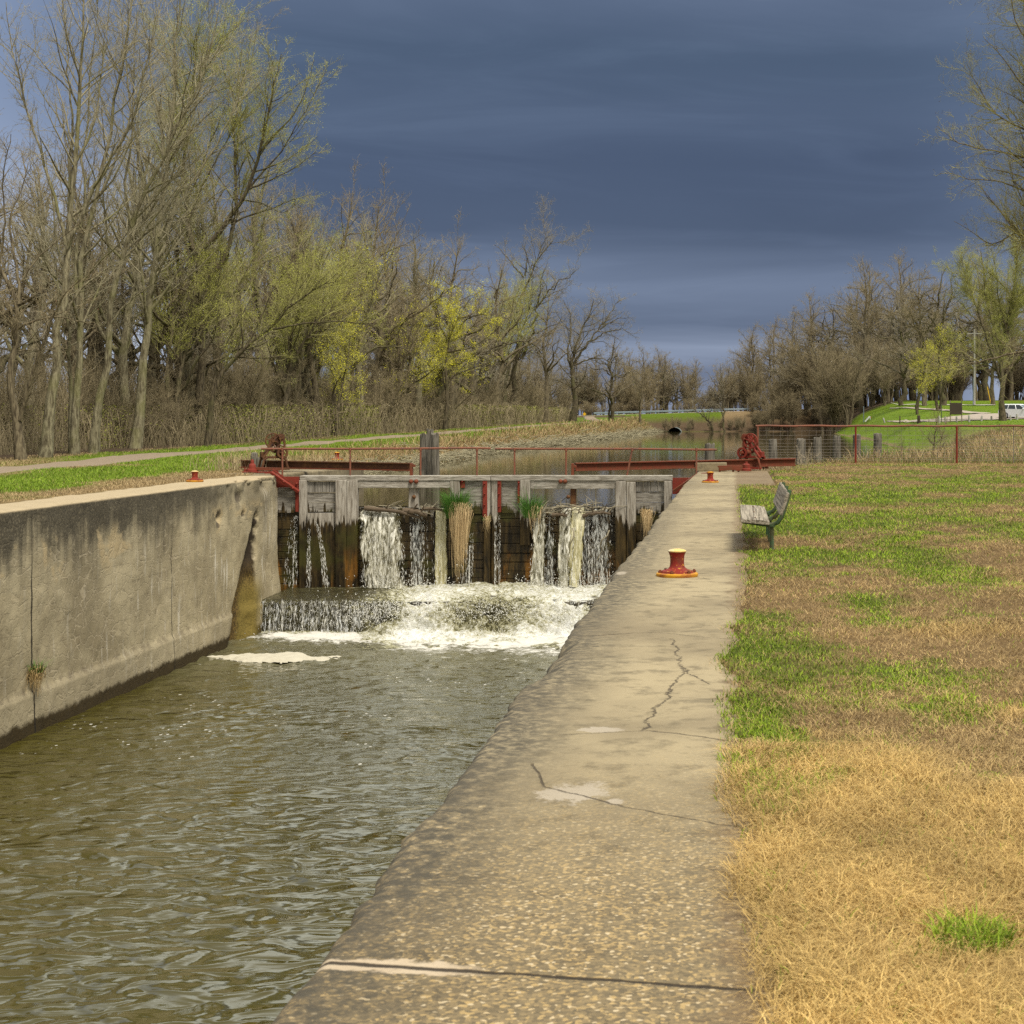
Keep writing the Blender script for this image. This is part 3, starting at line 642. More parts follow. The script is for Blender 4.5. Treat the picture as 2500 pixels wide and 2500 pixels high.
def build_left_wall():
    root = thing('lock_wall', (XL, 30, -6), 'left concrete lock wall, crazed and streaked black, dropping to the water', 'wall')
    us = np.concatenate([np.arange(12, 27, .25), np.arange(27, 45.0, .07), np.linspace(45.0, 45.2, 6)])          # along Y
    vs = np.concatenate([np.linspace(-5.2, -4.1, 4), np.arange(-4.0, -.02, .06), [-.02, 0, .02, .04, .1, .2, .45, .8, 1.17]])
    def fn(U, V):
        n = fbm(U*.8, V*.8, 81); n2 = fbm(U*3.5, V*3.5, 82)
        face = np.minimum(V, 0); over = np.maximum(V, 0)
        x = XL+(n2-.5)*.035+(n-.5)*.05
        x = x+.05*smooth01((-3.26-V)/.06)                                  # footing ledge
        sy = 42.95+(face+1.0)*.46; w = np.interp(face, [-4, -3.2, -1.0, -.9], [.8, .75, .16, .02])
        q = (U-sy+(n2-.5)*.35)/w
        x = x-np.where(face < -.85, .24*np.exp(-q**4), 0)                   # rotten seam
        x = x+np.where(face < -2.3, .10*smooth01((U-sy)/.6)*smooth01((-2.2-face)/1.2), 0)
        sp = smooth01((U-38.4)/1.0)*np.maximum(0, fbm(U*1.6, face*1.6+9, 83)-.40)*smooth01((face+.55)/.5)
        x = x-np.where(V <= .05, sp*.55, 0)
        rnd = smooth01((U-44.4)/.8)
        x = x-rnd**3*.05
        edge = np.clip(1-over/.10, 0, 1)
        z = np.where(V > 0, (fbm(U*1.2, over*3, 84)-.5)*.03, face)
        z = z-np.where(V > -.05, edge**2*.03+edge*sp*.35+smooth01((U-43.6)/1.3)*edge*.10, 0)
        for hy, hz, r in ((41.6, -.42, .18), (41.9, -.86, .09), (40.0, -.85, .16)):
            x = x-.10*np.exp(-(((U-hy)*.6)**2+(face-hz)**2)/(r*r)*1.5)
        return np.stack([np.where(V > 0, x-over, x), U, z], -1)
    o = grid_mesh('chamber_face', fn, us, vs, [M['wall']], parent=root); o.data.transform(Matrix.Translation(-root.location))
    b = MB(); b.hexa([(-13.74, 12, -5.9), (-13.1, 12, -5.9), (-13.1, 45.2, -5.9), (-13.74, 45.2, -5.9), (-13.74, 12, -.03), (-13.1, 12, -.03), (-13.1, 45.2, -.03), (-13.74, 45.2, -.03)])
    b.hexa([(-13.74, 45.16, -5.9), (-12.72, 45.16, -5.9), (-13.0, 46.3, -5.9), (-13.74, 46.3, -5.9), (-13.74, 45.16, -.02), (-12.74, 45.16, -.02), (-13.0, 46.3, -.02), (-13.74, 46.3, -.02)])
    b.build('wall_core', M['coping'], root)
    # gate recess and the wall above the gate
    b = MB(); b.hexa([(-14.6, 46.3, -5.9), (-12.95, 46.3, -5.9), (-12.3, 54.2, -5.9), (-14.6, 54.2, -5.9), (-14.6, 46.3, .004), (-12.95, 46.3, .004), (-12.3, 54.2, .004), (-14.6, 54.2, .004)])
    b.build('upstream_wall', M['coping'], root, bevel=.05)
build_left_wall()

# ------------------------------------------------------------------ water in the lock and the pond
def build_water():
    us = np.linspace(XL-.35, XR+.2, 120); vs = np.arange(3, 43.6, .14)
    def fn(U, V):
        rag = smooth01((V-30)/12)
        z = CH_Z+.05*(fbm(U*.9, V*1.3, 91, 2)-.5)+.03*(fbm(U*1.9+V*.3, V*2.6, 92, 2)-.5)+rag*.16*(fbm(U*1.9, V*2.6, 93)-.5)
        return np.stack([U, V, z], -1)
    tag(grid_mesh('chamber_water', fn, us, vs, [M['chamber']]), kind='structure')
    ys = np.concatenate([[46.75, 50, 53.5, 54.2], np.arange(56, 300, 3.0)]); V = []
    for y in ys:
        a, b = (-13.2, -1.0) if y < 54 else (float(shoreL(y))-2.0, float(shoreR(y))+2.0)
        V += [(a, y, POND_Z), (b, y, POND_Z)]
    F = [(2*k, 2*k+1, 2*k+3, 2*k+2) for k in range(len(ys)-1)]
    tag(link('pond_water', mesh_np('pond_water', V, [F], [M['pond']])), kind='structure')
    # cream raft of foam caught by the left wall: bubbly, holed, ragged at the rim
    nx, ny = 150, 70; xs = np.linspace(-12.6, -9.0, nx); ys2 = np.linspace(37.4, 39.9, ny); X, Y = np.meshgrid(xs, ys2)
    cy = 38.55+.14*(X+10.8)*-.6; e = 1-((X+10.9)/1.62)**2-((Y-cy)/.62)**2
    nz = fbm(X*1.6, Y*2.6, 7, 5); hz = e+(nz-.5)*2.1; hh = np.clip(hz*.12, -.02, .075)+(fbm(X*9, Y*9, 12, 3)-.5)*.035
    Z = CH_Z+.0+hh; keepv = hz > .02; i = np.arange(nx*ny).reshape(ny, nx); F = np.stack([i[:-1, :-1], i[:-1, 1:], i[1:, 1:], i[1:, :-1]], -1).reshape(-1, 4)
    F = F[keepv.ravel()[F].sum(1) >= 2]; used, inv = np.unique(F, return_inverse=True)
    o = link('foam_raft', mesh_np('foam_raft', np.stack([X, Y, Z], -1).reshape(-1, 3)[used], [inv.reshape(-1, 4)], [M['raft']], smooth=True))
    tag(o, 'flat cream raft of foam floating against the left lock wall', 'foam', kind='stuff')
build_water()

# ------------------------------------------------------------------ the lock gate: two leaves meeting in a shallow V
K1 = .75/5.77; K2 = -.75/5.67
def leafY(x, right):
    a = (x-CX)/FPX
    return (46.85+6.93*K2)/(1-K2*a) if right else (46.1+12.7*K1)/(1-K1*a)
def gp(x, y, right=False):
    Y = leafY(x, right); return ((x-CX)*Y/FPX, Y, EYE-(y-CY)*Y/FPX)
def piece(b, x0, y0, x1, y1, front, thick, right=False, jit=.006, x0b=None, x1b=None):
    """timber seen from x0,y0 to x1,y1 on the leaf, standing `front` metres proud of its face"""
    j = lambda: random.uniform(-jit, jit)
    c = []
    for (xx0, xx1, yy) in ((x0b if x0b is not None else x0, x1b if x1b is not None else x1, y1), (x0, x1, y0)):
        A, B = gp(xx0, yy, right), gp(xx1, yy, right)
        c += [(A[0]+j(), A[1]-front+j(), A[2]+j()), (B[0]+j(), B[1]-front+j(), B[2]+j()), (B[0]+j(), B[1]-front+thick, B[2]+j()), (A[0]+j(), A[1]-front+thick, A[2]+j())]
    return b.hexa(c)
random.seed(4)
BOT = 1446
def bolt(root, x, y, front, right, mat=None, r=.055, parent=None):
    p = gp(x, y, right); m = Matrix.Rotation(R_(90), 3, 'X')
    MB().lathe([(r*1.15, 0), (r*1.1, .02), (r*.95, .055), (r*.5, .075), (.004, .08)], (p[0], p[1]-front, p[2]), 10, m).build('bolt', mat or M['red_rust'], parent or root, smooth=True)
def rail_post(par, x, ytop, ybot, right, lean=0, mat='rail_rust'):
    a = gp(x+lean, ytop, right); c = gp(x, ybot, right)
    MB().tube([(c[0], c[1]+.10, c[2]), (a[0], a[1]+.10, a[2])], .026, 8).tube([(a[0], a[1]+.10, a[2]-.05), (a[0], a[1]+.10, a[2]+.035)], .040, 8).build('railing_post', M[mat], par, smooth=True)

def gate_leaf(right):
    if not right:
        root = thing('lock_gate', gp(690, BOT), 'left leaf of the leaking timber lock gate, its red hinge plate at the left wall', 'gate')
    else:
        root = thing('lock_gate', gp(1630, BOT, True), 'right leaf of the leaking timber lock gate, its end behind the right coping', 'gate')
    r = right
    if not r:
        xs, mid = 679, 1199
        PANELS = [(679, 735, 1186, 1252), (752, 822, 1251, None)]
        # planking of the skin below the sill, one long board over another
        for (xa, xb) in ((679, 876), (1100, 1199)):
            b = MB(); y = 1251 if xa == 679 else 1236
            while y < BOT:
                h = random.uniform(17, 25); piece(b, xa, y, xb, min(y+h-1.2, BOT), .0+random.uniform(-.012, .012), .12, r); y += h
            b.build('skin_planks', M['plank_wood'], root, bevel=.008)
        b = MB(); y = 1240
        while y < BOT:
            h = random.uniform(17, 25); piece(b, 876, y, 1100, min(y+h-1.2, BOT), random.uniform(-.012, .012), .12, r); y += h
        b.build('sill_planks', M['plank_wood'], root, bevel=.008)
        b = MB()
        for y0, y1 in ((1190, 1211), (1212, 1232), (1233, 1252)): piece(b, 679, y0, 735, y1, .06, .12, r)
        b.build('hinge_panel', M['plank_wood'], root, bevel=.008)
        b = MB()
        for x0, x1 in ((752, 770), (771, 788), (789, 805), (806, 822)): piece(b, x0, 1176, x1, 1202, .06, .1, r)
        b.build('upright_boards', M['board_wood'], root, bevel=.006)
        b = MB()
        for y0, y1 in ((1204, 1226), (1227, 1250)): piece(b, 752, y0, 820, y1, .03, .1, r)
        b.build('recessed_panel', M['plank_wood'], root, bevel=.008)
        b = MB(); piece(b, 752, 1252, 822, BOT, .05, .03, r); b.build('wet_apron', M['post_wood'], root)
        for a in ((734, 1172, 752, BOT, .17, .2), (822, 1172, 849, BOT, .18, .2), (850, 1173, 876, BOT, .17, .2), (1100, 1170, 1124, 1246, .13, .16)):
            b = MB(); piece(b, *a, r, .008); b.build('post', M['post_wood'], root, bevel=.014)
        b = MB()
        for y0, y1 in ((1166, 1189), (1190, 1211), (1212, 1233), (1234, 1254)): piece(b, 1126, y0, 1182, y1, .05, .12, r)
        b.build('mitre_panel', M['plank_wood'], root, bevel=.008)
        b = MB(); piece(b, 1182, 1164, 1198, BOT, .10, .25, r); b.build('mitre_post', M['post_wood'], root, bevel=.012)
        b = MB(); piece(b, 998, 1190, 1022, 1240, .02, .12, r); b.build('middle_post', M['post_wood'], root, bevel=.012)
        b = MB(); piece(b, 735, 1161, 752, 1174, .15, .42, r); piece(b, 752, 1161, 1199, 1173, .15, .42, r); piece(b, 876, 1173, 1100, 1191, .12, .2, r); b.build('top_beam', M['beam_wood'], root, bevel=.012)
        for (x0, y0, x1, y1) in ((1125, 1167, 1136, 1191), (1180, 1167, 1191, 1262)):
            b = MB(); piece(b, x0, y0, x1, y1, .085 if x0 < 1150 else .13, .03, r, .003); b.build('iron_strap', M['red_iron'], root, bevel=.004)
        for x, y in ((1185, 1180), (1185, 1205), (1185, 1232), (1185, 1252), (1130, 1175)): bolt(root, x, y, .12 if x > 1150 else .08, r, M['red_iron'], .022)
        for x, y in ((1006, 1175), (1019, 1175)): bolt(root, x, y, .15, r)
        bolt(root, 1011, 1213, .02, r, M['brown_rust'], .05)
        # red hinge plate, its strap down the post and the diagonal tie from the wall top
        b = MB(); piece(b, 677, 1163.5, 735, 1190, .12, .04, r, .003); piece(b, 724, 1190, 734, 1249, .13, .05, r, .003); b.build('hinge_plate', M['red_iron'], root, bevel=.004)
        A, B2 = gp(669, 1152), gp(734, 1200)
        b = MB(); b.beam((A[0], A[1]-.30, A[2]), (B2[0], B2[1]-.19, B2[2]), .07, .13, (0, 1, .2)); b.beam((A[0]+.02, A[1]-.20, A[2]+.07), (B2[0]-.3, B2[1]-.14, B2[2]+.30), .05, .05); b.build('diagonal_tie', M['red_iron'], root, bevel=.006)
        for x, y in ((676, 1158), (700, 1176), (722, 1191), (728, 1180)): bolt(root, x, y, .26 if y != 1180 else .15, r, M['red_iron'], .03)
        b = MB(); p = gp(1002, 1160); b.box((p[0], p[1]+.15, p[2]+.12), (.07, .16, .42)); b.box((p[0]+.04, p[1]+.15, p[2]+.26), (.14, .1, .07)); b.build('beam_bracket', M['red_rust'], root, bevel=.006)
        rail = [gp(635, 1096), gp(850, 1096), gp(1025, 1095), gp(1150, 1094), gp(1197, 1095)]
        posts = [(687, 1162, 0), (853, 1162, 0), (1025, 1161, 0), (1163, 1161, 0)]
    else:
        for (xa, xb, y) in ((1200, 1296, 1244), (1296, 1504, 1238), (1504, 1690, 1256)):
            b = MB()
            while y < BOT:
                h = random.uniform(17, 25); piece(b, xa, y, xb, min(y+h-1.2, BOT), random.uniform(-.012, .012), .12, r); y += h
            b.build('sill_planks' if xa == 1296 else 'skin_planks', M['plank_wood'], root, bevel=.008)
        b = MB()
        for y0, y1 in ((1166, 1189), (1190, 1211), (1212, 1232), (1233, 1252)): piece(b, 1225, y0, 1272, y1, .05, .12, r)
        b.build('mitre_panel', M['plank_wood'], root, bevel=.008)
        b = MB(); piece(b, 1201, 1164, 1217, BOT, .10, .25, r); b.build('mitre_post', M['post_wood'], root, bevel=.012)
        for a in ((1271, 1171, 1296, 1330, .15, .2), (1504, 1174, 1529, BOT, .17, .2), (1530, 1176, 1553, BOT, .16, .2)):
            b = MB(); piece(b, *a, r, .008); b.build('post', M['post_wood'], root, bevel=.014)
        b = MB()
        for x0, x1 in ((1553, 1570), (1571, 1588), (1589, 1606), (1607, 1622)): piece(b, x0, 1176, x1, 1199, .06, .1, r)
        b.build('upright_boards', M['board_wood'], root, bevel=.006)
        b = MB()
        for y0, y1 in ((1201, 1226), (1227, 1254)): piece(b, 1553, y0, 1622, y1, .03, .1, r)
        b.build('recessed_panel', M['plank_wood'], root, bevel=.008)
        b = MB(); piece(b, 1622, 1174, 1641, BOT, .17, .2, r); b.build('heel_post', M['post_wood'], root, bevel=.014)
        b = MB(); piece(b, 1393, 1192, 1406, 1240, .02, .1, r); b.build('middle_post', M['brown_rust'], root, bevel=.008)
        b = MB(); piece(b, 1200, 1160.5, 1642, 1173, .15, .42, r); piece(b, 1296, 1173, 1504, 1193, .12, .2, r); b.build('top_beam', M['beam_wood'], root, bevel=.012)
        for (x0, y0, x1, y1) in ((1216, 1166, 1225, 1250), (1265, 1167, 1272, 1228)):
            b = MB(); piece(b, x0, y0, x1, y1, .13, .03, r, .003); b.build('iron_strap', M['red_iron'], root, bevel=.004)
        for x, y in ((1220, 1180), (1220, 1205), (1220, 1236), (1268, 1178), (1268, 1210)): bolt(root, x, y, .13, r, M['red_iron'], .022)
        for x, y in ((1370, 1175), (1381, 1175)): bolt(root, x, y, .15, r)
        bolt(root, 1388, 1213, .05, r, M['brown_rust'], .05)
        b = MB(); piece(b, 1642, 1166, 1685, 1206, .10, .04, r, .003); b.build('hinge_plate', M['red_iron'], root, bevel=.004)
        A, B2 = gp(1645, 1198, True), gp(1700, 1160, True)
        b = MB(); b.beam((A[0], A[1]-.22, A[2]), (B2[0], B2[1]-.30, B2[2]), .07, .12, (0, 1, .2)); b.build('diagonal_tie', M['red_rust'], root, bevel=.006)
        b = MB(); p = gp(1397, 1160, True); b.box((p[0], p[1]+.15, p[2]+.12), (.07, .16, .42)); b.box((p[0]+.04, p[1]+.15, p[2]+.24), (.14, .1, .07)); b.build('beam_bracket', M['red_rust'], root, bevel=.006)
        rail = [gp(1207, 1096, True), gp(1380, 1096, True), gp(1545, 1096, True), gp(1700, 1098, True), gp(1750, 1098, True)]
        posts = [(1255, 1161, 0), (1381, 1161, 0), (1530, 1162, 13), (1700, 1157, 0)]
    hr = MB().tube([(p[0], p[1]+.10, p[2]) for p in rail], .030, 8).build('handrail', M['rail_rust'], root, smooth=True)
    for x, yb, lean in posts: rail_post(hr, x, 1096 if not r else 1097, yb, r, lean)
gate_leaf(False); gate_leaf(True)

# concrete sill the water drops over
b = MB(); b.hexa([(-12.62, 43.15, -5.6), (-1.2, 43.15, -5.6), (-1.2, 47.1, -5.6), (-12.62, 47.1, -5.6), (-12.62, 43.2, -3.26), (-1.2, 43.2, -3.26), (-1.2, 47.1, -3.24), (-12.62, 47.1, -3.24)])
m, t, bb = material('wet_sill', .25, .4); q = t.noise(t.scale(t.pos(), (6, 6, .8)), 1.3, 5, .65)
t.set(bb.inputs['Base Color'], t.mix(t.rng(q, .4, .65), (.020, .018, .014), (.11, .095, .06))); t.set(bb.inputs['Normal'], t.bump(q, .8, .05))
tag(b.build('concrete_sill', m, bevel=.04), 'wet dark concrete step below the gate that the water sheets over', 'step')

# ------------------------------------------------------------------ falling water
def octa(C, D, L, r, col=None):
    """stretched drops: centres C, directions D, half-lengths L, radii r"""
    n = len(C); D = D/np.linalg.norm(D, axis=1)[:, None]
    rf = np.tile([[.3, .9, .2]], (n, 1)); A = np.cross(D, rf); A /= np.linalg.norm(A, axis=1)[:, None]; B = np.cross(D, A)
    V = np.stack([C-D*L[:, None], C+A*r[:, None], C+B*r[:, None], C-A*r[:, None], C-B*r[:, None], C+D*L[:, None]], 1).reshape(-1, 3)
    f = np.array([(0, 2, 1), (0, 3, 2), (0, 4, 3), (0, 1, 4), (5, 1, 2), (5, 2, 3), (5, 3, 4), (5, 4, 1)])
    F = (f[None]+(np.arange(n)*6)[:, None, None]).reshape(-1, 3); return V, F
class Drops:
    def __init__(s): s.C = []; s.D = []; s.L = []; s.r = []
    def add(s, C, D, L, r): s.C.append(C); s.D.append(D); s.L.append(L); s.r.append(r)
    def build(s, name):
        V, F = octa(np.concatenate(s.C), np.concatenate(s.D), np.concatenate(s.L), np.concatenate(s.r))
        return tag(link(name, mesh_np(name, V, [F], [M['drop']], smooth=True)), kind='stuff')
DR = Drops(); GV = 9.81
def fall(x0, x1, ytop, right, v0, zbot, n, mat=None, drift=(0, 0), rad=(.003, .0075), seglen=(.08, .34), beads=7, spread=.12, name='waterfall', sheet_n=34, frn=.02):
    """a fall from the lip between picture columns x0..x1 of the leaf, thrown out at about v0 m/s; beads of broken water ride on a sheet"""
    rs = np.random.RandomState(int(x0))
    A, B = np.array(gp(x0, ytop, right)), np.array(gp(x1, ytop, right)); A[1] -= frn; B[1] -= frn
    T = math.sqrt(2*(A[2]-zbot)/GV)
    for ly in ((0, 1, 2) if mat == 'fall' else (0, 1) if mat == 'film' else (0,) if mat else ()):
        ns, nt = sheet_n, 40; s = np.linspace(0, 1, ns); t = np.linspace(0, T, nt); Sg, Tg = np.meshgrid(s, t)
        v = v0*(.7+.25*ly)*(.75+.5*vnoise(Sg*5+x0+ly*7, Sg*0+.3, 3)); lat = drift[0]+(drift[1]-drift[0])*Sg
        base = A[None, None]*(1-Sg)[..., None]+B[None, None]*Sg[..., None]
        rip = (fbm(Sg*7+x0+ly*5, Tg*5, 6, 3)-.5)*.22*(Tg/T)
        Pp = base+np.stack([lat*Tg+rip*.5, -v*Tg-rip*.8, -.5*GV*Tg**2], -1)
        i = np.arange(ns*nt).reshape(nt, ns); F = np.stack([i[:-1, :-1], i[1:, :-1], i[1:, 1:], i[:-1, 1:]], -1).reshape(-1, 4)
        rag = (fbm(Tg*9+x0, Sg*0+1.5, 14, 4)-.5)*.9; rg2 = (fbm(Tg*9+x0, Sg*0+7.5, 15, 4)-.5)*.9
        fade = np.clip((Sg+rag*.35)/.16, 0, 1)*np.clip((1-Sg+rg2*.35)/.16, 0, 1)
        o = link(name, mesh_np(name, Pp.reshape(-1, 3), [F], [M[mat]], smooth=True, col=np.repeat(fade.reshape(-1, 1), 3, 1))); tag(o, kind='structure')
    n = max(8, int(n*(.2 if mat else .85))); m = n*beads; s = np.repeat(rs.rand(n), beads); s = s+rs.randn(m)*.012; cl = np.repeat(rs.rand(n), beads)
    tt = np.clip((rs.rand(m)**.62)*T, .02, T); v = v0*(.75+.5*vnoise(s*5+x0, s*0+.3, 3))+np.repeat(rs.randn(n), beads)*spread+rs.randn(m)*spread*.3
    lat = drift[0]+(drift[1]-drift[0])*s+np.repeat(rs.randn(n), beads)*spread*.25
    C = A+(B-A)*s[:, None]+np.column_stack([lat*tt, -v*tt, -.5*GV*tt**2]); D = np.column_stack([lat+rs.randn(m)*.7, -v+rs.randn(m)*.3, -GV*tt-.3])
    r_ = (.0028, .0058) if mat is None and rad == (.003, .0075) else rad; L = rs.uniform(*seglen, m)*np.clip(tt/T, .35, 1)*.5; r = rs.uniform(*r_, m)*np.clip(tt/T*1.3, .5, 1)
    DR.add(C, D, L, r)
ZB = -3.16
fall(874, 972, 1243, False, .80, ZB, 430, 'fall', (.30, .46), name='waterfall')
fall(1000, 1040, 1250, False, .40, ZB, 130, 'film', (.14, -.02))
fall(1063, 1093, 1240, False, .35, ZB, 90, 'chute', (.02, .0))
fall(1043, 1060, 1246, False, .15, ZB, 10, None)
fall(1304, 1336, 1243, True, .55, ZB, 120, 'fall', (-.14, -.06)); fall(1338, 1358, 1245, True, .45, ZB, 60, 'film', (-.10, 0))
fall(1370, 1400, 1240, True, .60, ZB, 120, 'fall', (-.14, -.10)); fall(1414, 1444, 1241, True, .6, ZB, 90, 'film', (-.05, .02))
fall(1396, 1432, 1238, True, .95, ZB, 60, 'chute', (-.12, -.10))
fall(1440, 1496, 1243, True, .35, ZB, 90, 'film', (0, .02))
fall(1436, 1476, 1243, True, .40, ZB, 55, None, (0, -.05))
fall(722, 729, 1260, False, .25, ZB, 22, None, (-.06, -.02), frn=.1, rad=(.003, .006)); fall(722, 730, 1260, False, .35, ZB, 14, None, (-.45, -.25), frn=.1, rad=(.003, .005))
fall(768, 771, 1272, False, .35, ZB, 34, None, (.55, .75), frn=.1, spread=.05, rad=(.003, .007)); fall(755, 760, 1291, False, .3, ZB, 26, None, (-.05, .1), frn=.1, spread=.06)
fall(1128, 1160, 1300, False, .25, ZB, 26, None, (0, 0), frn=.15); fall(1151, 1154, 1330, False, .4, ZB, 26, None, (0, 0), frn=.35, spread=.02)
fall(1209, 1214, 1258, True, .12, ZB, 22, None, (0, 0), frn=.14, spread=.03, rad=(.0025, .005)); fall(1216, 1224, 1258, True, .12, ZB, 16, None, (0, 0), frn=.16, spread=.03, rad=(.0025, .005))

def build_foam():
    # water on the step, tumbling over its edge and boiling below: one continuous surface
    us = np.arange(-12.55, -1.2, .045); vs = np.linspace(0, 1, 96)
    def prof(V, turb):
        y = np.interp(V, [0, .36, .40, .62, .70, 1.0], [46.9, 43.35, 43.12, 42.55, 42.1, 39.2]); y0 = np.interp(V, [0, .36, .40, .62, .70, 1.0], [46.9, 43.30, 43.12, 43.06, 42.9, 39.4])
        z = np.interp(V, [0, .36, .40, .62, .70, 1.0], [-3.14, -3.17, -3.22, -3.86, -3.99, -4.10]); z0 = np.interp(V, [0, .36, .40, .62, .70, 1.0], [-3.17, -3.19, -3.26, -3.98, -4.06, -4.12])
        return y0*(1-turb)+y*turb, z0*(1-turb)+z*turb
    def turbf(U): return smooth01((U+10.4)/1.4)*(.8+.2*vnoise(U*1.2, U*0, 3))
    def fn(U, V):
        tb = turbf(U); y, z = prof(V, tb); n = fbm(U*1.5, V*13, 101, 5)-.5; n2 = fbm(U*5, V*34, 102, 3)-.5; n3 = np.abs(fbm(U*2.6, V*9+4, 104, 4)-.5)
        amp = tb*np.interp(V, [0, .1, .36, .5, .66, .85, 1], [.10, .16, .22, .32, .30, .16, .05])+.02
        z = z+n*amp*1.7+n2*amp*.7-n3*amp*1.1
        y = y-(n*1.1+n2*.8)*amp*np.interp(V, [0, .36, .45, .7, 1], [.2, .8, 1.2, .8, .3])
        gl = smooth01((.62-V)/.1)*(1-tb); y = y-(vnoise(U*9, V*2, 103)-.5)*.05*gl
        return np.stack([U+n2*amp*.6, y, z], -1)
    def cf(U, V):
        tb = turbf(U); rip = np.exp(-((U+9.6)/.8)**2)
        f = tb*np.interp(V, [0, .12, .33, .40, .52, .62, .72, .85, 1], [.5, .66, .60, .46, .42, .62, .78, .45, .02])
        for c, w, a in ((-8.2, .7, .25), (-6.4, .55, -.16), (-4.4, .9, .32), (-3.4, .4, -.05), (-9.2, .35, -.28)): f = f+a*np.exp(-((U-c)/w)**2)*np.interp(V, [0, .3, .45, .62, .8, 1], [.2, .4, 1, .8, .3, .1])
        f = f+(1-tb)*np.interp(V, [0, .05, .15, .38, .62, .66, .74, 1], [.42, .30, .12, .12, .10, .62, .35, .0])
        return np.stack([f, f, f], -1)
    tag(grid_mesh('churning_foam', fn, us, vs, [M['foam']], colfn=cf), kind='structure')
    # thin glassy curtain with white threads at the quiet left end of the step
    us2 = np.arange(-12.5, -8.7, .04); vs2 = np.linspace(0, 1, 12)
    def fn2(U, V): return np.stack([U, 43.02-.10*V+(vnoise(U*8, V*2, 105)-.5)*.05, -3.21-.80*V], -1)
    tag(grid_mesh('step_curtain', fn2, us2, vs2, [M['curtain']]), kind='structure')
    rs = np.random.RandomState(11); n = 900; x = rs.uniform(-12.4, -8.9, n); x = np.round(x*9+.9*np.sin(x*23))/9+rs.randn(n)*.03; t = rs.rand(n)
    C = np.column_stack([x, 42.97-.10*t, -3.22-.78*t]); DR.add(C, np.tile([[0, -.12, -1.]], (n, 1))+rs.randn(n, 3)*.03, rs.uniform(.03, .2, n)*.6, rs.uniform(.002, .005, n))
    # splashes and lacework of drops over the boil
    def burst(cx, wx, cy, wy, z0, n, up, r=(.004, .013)):
        n = int(n*.6); x = cx+rs.randn(n)*wx; y = cy+rs.randn(n)*wy; vz = np.abs(rs.randn(n))*up; t = rs.rand(n)*2*vz/GV
        z0 = z0+rs.randn(n)*.16; C = np.column_stack([x+rs.randn(n)*.4*t, y-rs.rand(n)*1.0*t, z0+vz*t-.5*GV*t*t]); D = rs.randn(n, 3); DR.add(C, D, rs.uniform(.01, .045, n), rs.uniform(*r, n))
    keep = []
    for c, w, cy, n, up in ((-9.5, .55, 45.3, 420, 1.5), (-8.8, .4, 45.2, 340, 1.5), (-8.2, .3, 45.5, 260, 1.3), (-5.6, .4, 45.4, 420, 1.5), (-4.6, .5, 45.3, 520, 1.6), (-4., .5, 45.6, 240, 1.2)): burst(c, w, cy, .25, -3.15, n, up)
    for c, w, n, up, z in ((-9.3, .7, 1500, 1.6, -3.55), (-8.4, .5, 900, 1.4, -3.4), (-7.2, .9, 900, 1.5, -3.5), (-5.8, .8, 900, 1.3, -3.45), (-4.2, .9, 1300, 1.5, -3.5), (-3., .6, 700, 1.2, -3.6)): burst(c, w, 42.7, .38, z, n, up)
    burst(-7, 3., 42.0, .5, -4.0, 1500, 1.0, (.004, .011))
build_foam()
_d = DR.build('water_drops')

# ------------------------------------------------------------------ debris caught on the gate
def log(label, a, b, r, seed, right=False, bend=.06):
    rs = random.Random(seed); A, B = Vector(gp(*a, right)), Vector(gp(*b, right)); n = 9; pts = []
    for i in range(n):
        f = i/(n-1); p = A.lerp(B, f); p += Vector((rs.uniform(-1, 1)*bend*.3, rs.uniform(-1, 1)*bend*.4-.22-.05*math.sin(f*3.1), math.sin(f*math.pi)*bend+rs.uniform(-1, 1)*bend*.25)); pts.append(p)
    rr = [r*(1.05-.5*i/(n-1))*rs.uniform(.85, 1.15) for i in range(n)]
    m = MB().tube(pts, rr, 9)
    for k in (3, 6): m.tube([pts[k], pts[k]+Vector((rs.uniform(-.1, .2), -.1, rs.uniform(.1, .25)))], [rr[k]*.45, rr[k]*.2], 6)
    tag(m.build('driftwood_log', M['log_wood'], smooth=True, origin=A), label, 'log')
log('long dark driftwood log slanting over the left spill of the gate', (895, 1240), (1030, 1262), .075, 1)
log('short pale barkless driftwood chunk beside the middle post of the left leaf', (990, 1247), (1045, 1258), .10, 2)
log('thin driftwood branch lying at the right end of the left spill', (1035, 1241), (1100, 1252), .045, 3)
log('stubby brown driftwood log jammed in the left part of the right spill', (1352, 1257), (1386, 1258), .062, 4, True, .03)
log('thick brown driftwood log lying across the right part of the right spill', (1425, 1260), (1492, 1252), .055, 5, True)
def twig_litter(name, x0, x1, y0, y1, n, right, seed, label, cat):
    rs = np.random.RandomState(seed); b = MB()
    for i in range(n):
        x = rs.uniform(x0, x1); p = np.array(gp(x, rs.uniform(y0, y1), right)); p[1] -= rs.uniform(-.25, .3); a = rs.uniform(0, math.pi); L = rs.uniform(.2, .75)
        d = np.array((math.cos(a)*L, math.sin(a)*L*.5, rs.randn()*.10+(.3 if rs.rand() < .1 else 0))); q = p+d*.5+rs.randn(3)*.03
        b.tube([p, q, p+d], [rs.uniform(.007, .02), .010, .005], 4)
    tag(b.build(name, M['twig_dark'], origin=gp(x0, y1, right)), label, cat, kind='stuff')
twig_litter('twig_litter', 905, 1098, 1234, 1248, 70, False, 21, 'dark twigs and sticks caught along the lip of the left spill', 'twigs')
twig_litter('twig_litter', 1300, 1500, 1232, 1254, 150, True, 22, 'mat of dark twigs caught along the lip of the right spill', 'twigs')
